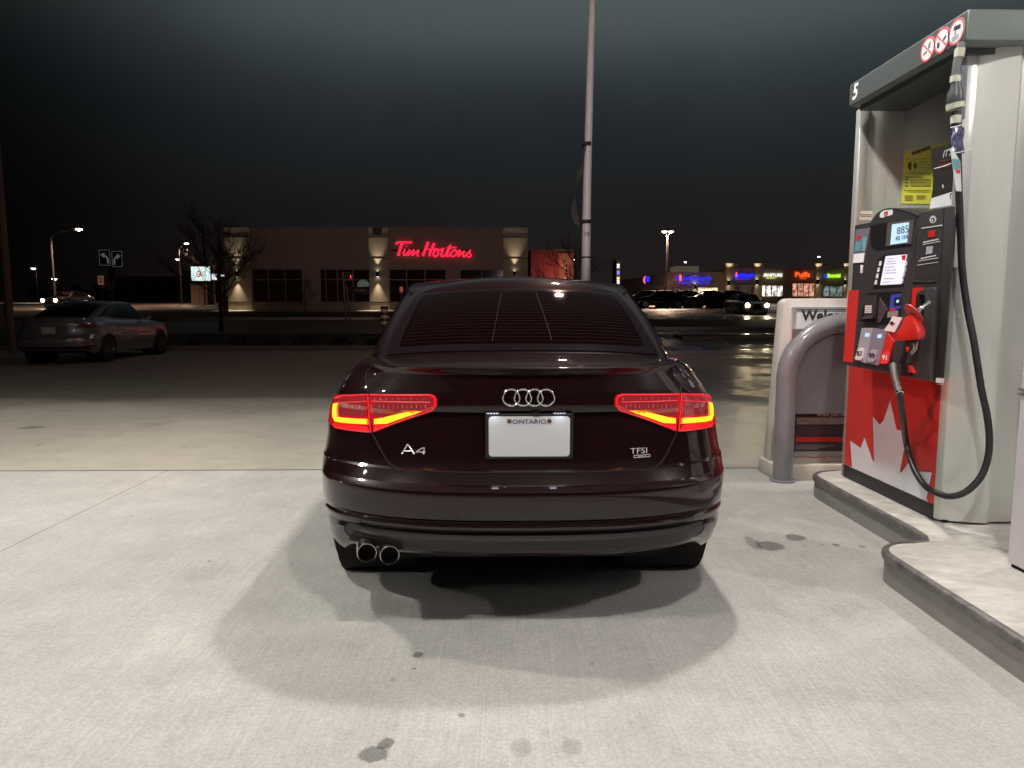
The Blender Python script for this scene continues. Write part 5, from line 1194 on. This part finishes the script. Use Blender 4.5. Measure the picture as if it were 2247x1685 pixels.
# ------------------------------------------------------------------ light pole with the loose banner
def tube_obj(nm, path, r, m, parent, n=14): mb = MB(); mb.tube(path, r, n); return obj(nm, mb, m, parent, True)
YL = 18.0
b_ = PY(1284, 640, YL); pole = thing('light_pole', 'tall pale light pole numbered 10 behind the sedan, with a loose banner', 'light pole', (b_.x, YL, 0))
mpale = mat('pale_pole_paint', (.62, .55, .56), .5, var=.08, vscale=2)
tube_obj('pole', [(b_.x, YL, .35), (b_.x + .02, YL, 4.5), (b_.x + .14, YL, 11.5)], [.128, .105, .078], mpale, pole, 20)
mb = MB(); mb.lathe([(.28, 0), (.28, .34), (.25, .38), (.12, .39)], Matrix.Translation((b_.x, YL, 0)), 24); obj('concrete_base', mb, kerbm, pole, True)
q = PY(1283, 566, YL); mb = MB(); mb.lathe([(.131, -.02), (.134, 0), (.131, .02)], Matrix.Translation((b_.x, YL, q.z)), 20); obj('pole_band', mb, M['plastic'], pole, True)
q = PY(1297, 515, YL - .12); mb = MB(); text_into(mb, '10', (b_.x + .01, YL - .122, q.z), (1, 0, 0), (0, 0, 1), .105, .004, bold=.02); obj('pole_number', mb, M['ink'], pole)
for py in (318, 488):
    q = PY(1300, py, YL); tube_obj('banner_bracket', [(b_.x + .02, YL - .14, q.z), (b_.x - .16, YL - .14, q.z)], .03, M['plastic'], pole, 8); mb = MB(); mb.lathe([(.125, -.05), (.128, .05)], Matrix.Translation((b_.x, YL, q.z)), 18); obj('bracket_collar', mb, M['plastic'], pole, True)
def ban(u, v):
    z0 = PY(1300, 318, YL).z; z1 = PY(1296, 492, YL).z; z = lerp(z0, z1, v)
    bulge = -.06 - .30 * math.sin(math.pi * min(1, v * .62)) ** 1.4 ; w = .03 + .12 * v + .06 * math.sin(v * 7) * v
    return Vector((b_.x + bulge + u * w + .02 * math.sin(v * 13 + u * 3), YL - .14 + .05 * math.sin(u * 9 + v * 5), z - .10 * u * (v > .8)))
mb = MB(); mb.grid(ban, frange(0, 1, 8), frange(0, 1, 30)); bo = obj('loose_banner', mb, mat('banner_cloth', (.10, .085, .085), .8, var=.3, vscale=6), pole, True); md = bo.modifiers.new('thick', 'SOLIDIFY'); md.thickness = .006
mb = MB(); mb.rbox(b_.x - .15, b_.x + .15, YL + .1, YL + .9, 11.4, 11.52, .03); lh = obj('lamp_head', mb, M['plastic'], pole); mb = MB(); mb.box(b_.x - .11, b_.x + .11, YL + .25, YL + .85, 11.38, 11.399); obj('lamp_lens', mb, glow('pole_lamp', (1, .75, .5), 5), lh)
ld = bpy.data.lights.new('cafe_wash_light', 'SPOT'); ld.energy = 1500; ld.spot_size = R(62); ld.spot_blend = .5; ld.color = (1, .60, .50); ld.shadow_soft_size = .2  # extra spot added at the pole head, aimed to brighten the cafe wall
lo = bpy.data.objects.new('cafe_wash_light', ld); lo.location = (b_.x, YL + .6, 11.3); lo.rotation_euler = (R(76), 0, R(14)); COL.objects.link(lo)
ld = bpy.data.lights.new('lot_flood', 'SPOT'); ld.energy = 330; ld.spot_size = R(165); ld.spot_blend = .4; ld.color = (1, .60, .50); ld.shadow_soft_size = .2
lo = bpy.data.objects.new('lot_flood', ld); lo.location = (b_.x, YL + .5, 11.3); COL.objects.link(lo)
# ------------------------------------------------------------------ left price sign pole
q = PY(14, 600, 20); ps = thing('price_sign', 'leaning-looking steel sign mast cut by the left picture edge', 'sign', (q.x, 20, 0))
rust = mat('dusty_steel', (.24, .165, .15), .55, var=.12, vscale=3)
tube_obj('mast', [(q.x, 20, 0), (q.x, 20, 6.0)], [.10, .09], rust, ps, 16)
for z0, z1, m in ((3.3, 4.6, M['plastic']), (1.75, 2.5, mat('sign_panel_red', (.12, .02, .02), .5)), (.75, 1.4, mat('sign_panel_cream', (.25, .2, .15), .5))):
    mb = MB(); mb.rbox(q.x - 1.5, q.x - .11, 19.9, 20.1, z0, z1, .02); obj('sign_panel', mb, m, ps)
# ------------------------------------------------------------------ turn arrow sign
YA = 32.0
def Z(px, py, d=0.0): return PY(px, py, YA - d)
ar = thing('turn_arrow_sign', 'black sign with a left and a right turn arrow on a grey post', 'road sign', (Z(246, 700).x, YA, gz(YA)))
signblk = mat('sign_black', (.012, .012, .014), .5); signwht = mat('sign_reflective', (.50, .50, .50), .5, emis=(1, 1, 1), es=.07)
tube_obj('post', [(Z(244, 620).x, YA, gz(YA)), (Z(244, 620).x, YA, Z(244, 556).z)], .055, mat('post_grey', (.22, .19, .185), .5), ar, 12)
for (a_, b_, flip) in ((216, 243, 1), (244, 270, -1)):
    dz_ = (a_ - 216) * .10
    A_ = Z(a_, 549 + dz_ , .07); B_ = Z(b_, 584 + dz_, .07); mb = MB(); mb.box(A_.x, B_.x, A_.y, A_.y + .02, B_.z, A_.z); pn = obj('arrow_panel', mb, signblk, ar)
    mb = MB(); t_ = .018; X0, X1, Z0, Z1, y = A_.x + .012, B_.x - .012, B_.z + .012, A_.z - .012, A_.y - .004
    for bx_ in ((X0, X1, Z1 - t_, Z1), (X0, X1, Z0, Z0 + t_), (X0, X0 + t_, Z0 + t_, Z1 - t_), (X1 - t_, X1, Z0 + t_, Z1 - t_)): mb.box(bx_[0], bx_[1], y, y + .003, bx_[2], bx_[3])
    obj('panel_border', mb, signwht, pn)
    cx = (A_.x + B_.x) / 2; w = (B_.x - A_.x); h = A_.z - B_.z; zc = (A_.z + B_.z) / 2
    cp = [(.28, -.36), (.27, -.12), (.16, .06), (-.02, .16)]; mb = MB()
    path = [Vector((cx + flip * u * w, y - .004, zc + v * h)) for u, v in cp]; path = smooth_path(path, 4)
    for i in range(len(path) - 1):
        a2, b2 = path[i], path[i + 1]; t2 = (b2 - a2).normalized(); n2 = Vector((-t2.z, 0, t2.x)) * .04; mb.prism([a2 - n2, b2 - n2, b2 + n2, a2 + n2], (0, .003, 0))
    mb.prism([Vector((cx + flip * u * w, y - .004, zc + v * h)) for u, v in ((.02, .34), (-.02, -.02), (-.36, .20))], (0, .003, 0))
    obj('turn_arrow', mb, signwht, pn)
A_ = Z(236, 588, .07); B_ = Z(254, 619, .07); mb = MB(); mb.rbox(A_.x, B_.x, A_.y, A_.y + .02, B_.z, A_.z, .004); yp = obj('tab_panel', mb, mat('tab_olive', (.16, .12, .05), .5), ar)
for k in range(5): mb = MB(); z = lerp(B_.z, A_.z, (k + .8) / 6); mb.box(A_.x + .05, B_.x - .05, A_.y - .004, A_.y, z, z + .03); obj('tab_lettering', mb, signblk, yp)
os_ = thing('orange_sign', 'small orange notice on a thin post left of the turn arrow sign', 'road sign', (Z(222, 700).x, YA + 1, gz(YA + 1)))
tube_obj('post', [(Z(223, 620).x, YA, gz(YA) - .1), (Z(223, 620).x, YA, Z(223, 612).z)], .02, rust, os_, 8)
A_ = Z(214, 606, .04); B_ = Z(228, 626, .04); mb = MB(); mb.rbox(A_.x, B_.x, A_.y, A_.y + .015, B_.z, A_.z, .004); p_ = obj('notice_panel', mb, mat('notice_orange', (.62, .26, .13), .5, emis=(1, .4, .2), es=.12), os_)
mb = MB(); text_into(mb, '2', ((A_.x + B_.x) / 2, A_.y - .003, (A_.z + B_.z) / 2), (1, 0, 0), (0, 0, 1), .2, .003, bold=.03); obj('notice_mark', mb, mat('notice_ink', (.25, .06, .03), .5), p_)
# ------------------------------------------------------------------ street lamps
def street_lamp(label, px, py, Y, basep, heads=1, s=1.0, e=0, col=(1, .86, .55), glowk=25, group=None, arm=None):
    q = PY(px, py, Y); bx_ = PY(basep, py, Y).x; g_ = gz(Y)
    o = thing('street_lamp', label, 'street lamp', (bx_, Y, g_), group)
    tube_obj('pole', [(bx_, Y, g_), (bx_, Y, q.z - .6)], [.10 * s, .07 * s], mat('lamp_pole', (.045, .04, .038), .6) if 'lamp_pole' not in bpy.data.materials else bpy.data.materials['lamp_pole'], o, 8)
    gm = bpy.data.materials.get('lamp_glow_%d' % glowk) or glow('lamp_glow_%d' % glowk, col, glowk)
    hs = [q] if heads == 1 else [PY(px - 7, py, Y), PY(px + 7, py, Y)]
    for h in hs:
        tube_obj('arm', [(bx_, Y, q.z - .62), ((bx_ + h.x) / 2, Y, q.z - .12), (h.x, Y, h.z + .06)], .04 * s, bpy.data.materials['lamp_pole'], o, 6)
        mb = MB(); mb.rbox(h.x - .34 * s, h.x + .34 * s, Y - .15 * s, Y + .15 * s, h.z, h.z + .12 * s, .03 * s); hd_ = obj('lamp_head', mb, bpy.data.materials['lamp_pole'], o)
        mb = MB(); mb.lathe([(0, -.12 * s), (.16 * s, -.08 * s), (.24 * s, 0), (0, 0)], Matrix.Translation((h.x, Y, h.z - .002)), 12); obj('lamp_lens', mb, gm, hd_, True)
        if e:
            ld = bpy.data.lights.new('street_light', 'SPOT'); ld.spot_size = R(150); ld.spot_blend = .5; ld.energy = e; ld.color = (1, .62, .42); ld.shadow_soft_size = .1
            lo = bpy.data.objects.new('street_light', ld); lo.location = (h.x, Y, h.z - .2); COL.objects.link(lo)
    return o
street_lamp('tall street lamp with a curved arm, brightest lamp at the left', 173, 504, 62, 110, s=1.1, e=3500, glowk=60)
street_lamp('street lamp over the street left of the cafe', 409, 535, 75, 392, s=.9, e=2200, glowk=40)
street_lamp('low white street lamp near the left edge', 73, 590, 90, 80, s=1.1, e=900, col=(.85, 1, .9), glowk=20)
street_lamp('small white lamp beside the arrow sign on the left', 119, 613, 80, 124, s=1.1, col=(.9, 1, 1), glowk=21)
street_lamp('small lamp right of the arrow sign', 390, 570, 85, 394, s=.9, col=(1, .97, .9), glowk=22)
street_lamp('double headed lot lamp above the plaza roof', 1465, 509, 70, 1465, 2, s=1.15, e=9000, col=(1, .8, .6), glowk=24)
for px, py, lab in ((1504, 576, 'distant lamp over the rooftop unit of the plaza'), (1797, 564, 'distant lamp above the green sign'), (1256, 600, 'distant lamp right of the red building'), (1258, 571, 'distant lamp above the corner of the red building')):
    street_lamp(lab, px, py, 130, px + 1, s=1.0, col=(1, .97, .85), glowk=23)
# lit billboard
YB2 = 70
a = PY(419, 586, YB2); b = PY(462, 617, YB2); bb = thing('billboard', 'lit white billboard with a red emblem and the letters LG, left of the cafe', 'billboard', ((a.x + b.x) / 2, YB2, gz(YB2)))
mb = MB(); mb.rbox(a.x - .12, b.x + .12, YB2, YB2 + .35, b.z - .12, a.z + .12, .04); obj('sign_case', mb, M['dark'], bb)
mb = MB(); mb.box(a.x, b.x, YB2 - .02, YB2 - .001, b.z, a.z); fc = obj('lit_face', mb, glow('billboard_face', (.72, .92, .90), 1.1), bb)
def BB(px, py): return PY(px, py, YB2 - .04)
mb = MB(); text_into(mb, 'G', BB(435, 603), (1, 0, 0), (0, 0, 1), .62, .02, squeeze=.6, bold=.03); obj('emblem', mb, mat('emblem_red', (.3, .02, .03), .5, emis=(1, .08, .1), es=.7), fc)
mb = MB(); text_into(mb, 'LG', BB(445, 602), (1, 0, 0), (0, 0, 1), .42, .02, squeeze=.8); obj('lettering', mb, signblk, fc)
for x in (a.x + .5, b.x - .5): tube_obj('post', [(x, YB2 + .2, gz(YB2)), (x, YB2 + .2, b.z)], .08, rust, bb, 8)
for (x0, y0, x1, y1, lab) in ((464, 602, 474, 615, 'small white lit sign right of the billboard'), (480, 604, 493, 607, 'thin white lit sign by the cafe corner')):
    a = PY(x0, y0, 68); b = PY(x1, y1, 68); s_ = thing('lit_sign', lab, 'sign', ((a.x + b.x) / 2, 68, gz(68))); mb = MB(); mb.rbox(a.x, b.x, 68, 68.2, b.z, a.z, .02); obj('lit_face', mb, glow('small_lit_face', (.8, .85, 1), 1.1), s_); tube_obj('post', [((a.x + b.x) / 2, 68.1, gz(68)), ((a.x + b.x) / 2, 68.1, b.z)], .06, rust, s_, 6)
# pylon sign
YQ = 75; a = PY(1353.5, 572, YQ); b = PY(1359.5, 636, YQ); py_ = thing('pylon_sign', 'narrow pylon sign seen edge on with stacked white, blue and yellow panels', 'sign', ((a.x + b.x) / 2, YQ, gz(YQ)))
mb = MB(); mb.box(a.x - .03, b.x + .03, YQ, YQ + 2.6, gz(YQ), a.z + .1); obj('sign_case', mb, M['dark'], py_)
for (y0, y1, c, s_) in ((580, 589, (.75, .9, .9), 1.4), (595, 603, (.1, .14, 1), 1.2), (609, 614, (1, .6, .15), 1.2), (615, 624, (.5, .5, 1), 1.3), (625, 636, (.75, .8, 1), 1.3)):
    A_ = PY(1354, y0, YQ); B_ = PY(1359, y1, YQ); mb = MB(); mb.box(A_.x, B_.x, YQ - .03, YQ - .001, B_.z, A_.z); obj('sign_panel', mb, glow('pylon_panel', c, s_), py_)
# posts, barrel, marker, frame near the cafe
def small(nm, label, cat, px, py_base, Y): q = PY(px, py_base, Y); return thing(nm, label, cat, (q.x, Y, gz(Y))), q.x
o, x = small('traffic_barrel', 'black and cream banded barrel by the left of the sedan roof', 'barrel', 844, 700, 36); zt2 = PY(844, 673, 36).z
n_ = 6
for k in range(n_):
    z0 = lerp(gz(36) + .1, zt2, k / n_); z1 = lerp(gz(36) + .1, zt2, (k + 1) / n_); mb = MB(); mb.lathe([(0, z0), (.24 - .01 * k, z0), (.23 - .01 * k, z1), (0, z1)], Matrix.Translation((x, 36, 0)), 18); obj('barrel_band', mb, M['black'] if k % 2 else mat('reflective_cream', (.5, .35, .28), .5), o, True)
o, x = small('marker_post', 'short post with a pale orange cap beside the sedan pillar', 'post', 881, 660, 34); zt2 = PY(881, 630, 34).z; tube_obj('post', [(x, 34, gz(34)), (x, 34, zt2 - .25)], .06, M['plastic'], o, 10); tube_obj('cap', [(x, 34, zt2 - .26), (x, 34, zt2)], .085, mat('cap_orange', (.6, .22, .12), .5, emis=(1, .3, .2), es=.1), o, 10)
o, x = small('banner_flag', 'white and red feather banner at the left corner of the cafe', 'banner', 490, 690, 47)
a = PY(487, 648, 47); b = PY(491, 684, 47); mb = MB(); mb.rbox(a.x, b.x, 47, 47.03, gz(47) + .1, a.z, .01); obj('white_cloth', mb, mat('banner_white', (.5, .33, .28), .7), o); c2 = PY(500, 650, 47); mb = MB(); mb.rbox(b.x + .01, c2.x, 47, 47.03, gz(47) + .1, a.z - .1, .01); obj('red_cloth', mb, mat('banner_red', (.30, .01, .015), .7), o); tube_obj('pole', [(b.x, 47.05, gz(47)), (b.x, 47.05, a.z + .8)], .02, M['dark'], o, 6)
o, x = small('slanted_frame', 'two leaning posts of an unlit menu frame before the cafe window', 'frame', 762, 737, 27)
wood = mat('bleached_wood', (.26, .19, .15), .7, var=.2, vscale=6)
for (x0, y0, x1, y1, r_) in ((752, 598, 762, 737, .045), (760, 625, 773, 722, .03)):
    a = PY(x0, y0, 27); b = PY(x1, y1, 27); b.z = gz(27); tube_obj('post', [b, a], r_, wood, o, 8)
a = PY(752, 597, 27); b = PY(768, 612, 27); mb = MB(); mb.rbox(a.x, b.x, 26.98, 27.02, b.z, a.z, .01); obj('frame_head', mb, M['plastic'], o)
# bare trees
def tree(label, px, Y, h, spread, seed, lean=0, r0=.11, group=None, m=None, start=.3):
    rnd = random.Random(seed); x = PY(px, 700, Y).x; g_ = gz(Y); o = thing('bare_tree', label, 'tree', (x, Y, g_), group)
    m = m or (bpy.data.materials.get('bark') or mat('bark', (.045, .028, .022), .9, var=.3, vscale=8))
    mb = MB(); tp = [Vector((x + lean * t * t * h, Y, g_ + h * t * .8)) for t in frange(0, 1, 8)]
    mb.tube(tp, [r0 * (1 - .75 * i / 8) for i in range(9)], 8); tk = obj('trunk', mb, m, o, True)
    mb = MB()
    def br(p, d, L, r, lv):
        P = [p]; n = 5; dd = d.copy()
        for i in range(n):
            dd = (dd + Vector((rnd.uniform(-.22, .22), rnd.uniform(-.22, .22), rnd.uniform(-.08, .22)))).normalized(); P.append(P[-1] + dd * L / n)
        mb.tube(P, [r * (1 - .7 * i / n) for i in range(n + 1)], 5 if lv < 2 else 3)
        if lv < 4:
            for i in range(1, n + 1):
                for _ in range(1 if (lv > 1 or i < 3) else 2):
                    e_ = (dd + Vector((rnd.uniform(-1, 1), rnd.uniform(-1, 1), rnd.uniform(-.3, .8)))).normalized(); br(P[i], e_, L * rnd.uniform(.42, .62), r * .5, lv + 1)
    for k in range(9):
        t = start + (1 - start) * k / 9; a = rnd.uniform(0, 6.28) ; p = tp[min(8, int(t * 8))]
        br(p, Vector((math.cos(a), math.sin(a), rnd.uniform(.15, .7))).normalized(), spread * (1.1 - .5 * t), r0 * .42 * (1.1 - .6 * t), 1)
    obj('branches', mb, m, o); return o
tree('bare tree standing before the left corner of the cafe', 485, 30, 5.6, 2.2, 3, .01)
tree('bare tree with branches across the low red building', 1262, 40, 4.6, 2.3, 12, .0, start=.35)
tree('thin bare sapling before the second cafe window', 671, 44, 3.0, .8, 5, 0, .05)
tree('faint tall bare tree left of the cafe', 455, 72, 10, 3.2, 8, 0, .2)
# low dark buildings and shrubs at the far left
for (a_, b_, yt, Y, lab, c) in ((60, 235, 640, 110, 'low dark building behind the left street', (.05, .035, .03)), (250, 400, 612, 105, 'dark flat roofed building behind the arrow sign', (.06, .035, .032)), (402, 492, 600, 100, 'brown building behind the billboard', (.11, .07, .05))):
    A_ = PY(a_, yt, Y); B_ = PY(b_, yt, Y); o = thing('distant_building', lab, 'building', ((A_.x + B_.x) / 2, Y, gz(Y)))
    mb = MB(); mb.box(A_.x, B_.x, Y, Y + 10, gz(Y) - .5, A_.z); obj('wall', mb, mat('dark_wall', c, .9, var=.1), o); mb = MB(); mb.box(A_.x - .2, B_.x + .2, Y - .2, Y + 10.2, A_.z, A_.z + .3); obj('roof_edge', mb, mat('dark_cap', tuple(v * 1.6 for v in c), .8), o)
    n = 4
    for i in range(n):
        x0 = lerp(A_.x, B_.x, (i + .3) / n); x1 = lerp(A_.x, B_.x, (i + .7) / n); mb = MB(); mb.box(x0, x1, Y - .05, Y - .001, gz(Y) + 1, gz(Y) + 2.6); obj('window', mb, M['glass'], o)
a = PY(418, 625, 72); b = PY(448, 655, 72); o = thing('cream_shed', 'plain cream block below the billboard', 'shed', ((a.x + b.x) / 2, 72, gz(72))); mb = MB(); mb.box(a.x, b.x, 72, 75, gz(72) - .2, a.z); obj('wall', mb, mat('shed_wall', (.22, .16, .12), .9, var=.1), o); mb = MB(); mb.box(a.x - .1, b.x + .1, 71.9, 75.1, a.z, a.z + .12); obj('roof', mb, M['plastic'], o)
# low planting along the verge
def shrub(x, y, r, seed, lab):
    rnd = random.Random(seed); mb = MB()
    for _ in range(170):
        a = rnd.uniform(0, 6.28); e = rnd.uniform(0, 1.4); d = rnd.uniform(.5, 1) * r; p = Vector((x + d * math.cos(a) * math.cos(e) * 1.5, y + d * math.sin(a) * math.cos(e), gz(y) + .1 + d * math.sin(e) * .8))
        n = Vector((rnd.uniform(-1, 1), rnd.uniform(-1, 1), rnd.uniform(-1, 1))).normalized(); u = n.orthogonal().normalized(); w = n.cross(u); s = rnd.uniform(.03, .07)
        mb.poly([p + u * s, p + w * s * .5, p - u * s, p - w * s * .5])
    o = obj('shrub', mb, bpy.data.materials.get('shrub_leaf') or mat('shrub_leaf', (.045, .030, .018), .9), None); tag(o, lab, 'shrub', 'low shrubs along the verge')
rnd = random.Random(4)
ords = ['leftmost', 'second', 'third', 'fourth', 'fifth', 'sixth', 'seventh', 'eighth', 'ninth', 'tenth', 'eleventh', 'last']
for i in range(12): shrub(-14.2 + i * 1.12 + rnd.uniform(-.2, .2), 22.6 + rnd.uniform(-.2, .4), rnd.uniform(.22, .42), 50 + i, '%s low shrub%s in the verge row behind the lot kerb' % (ords[i], '' if i in (0, 11) else ' from the left'))
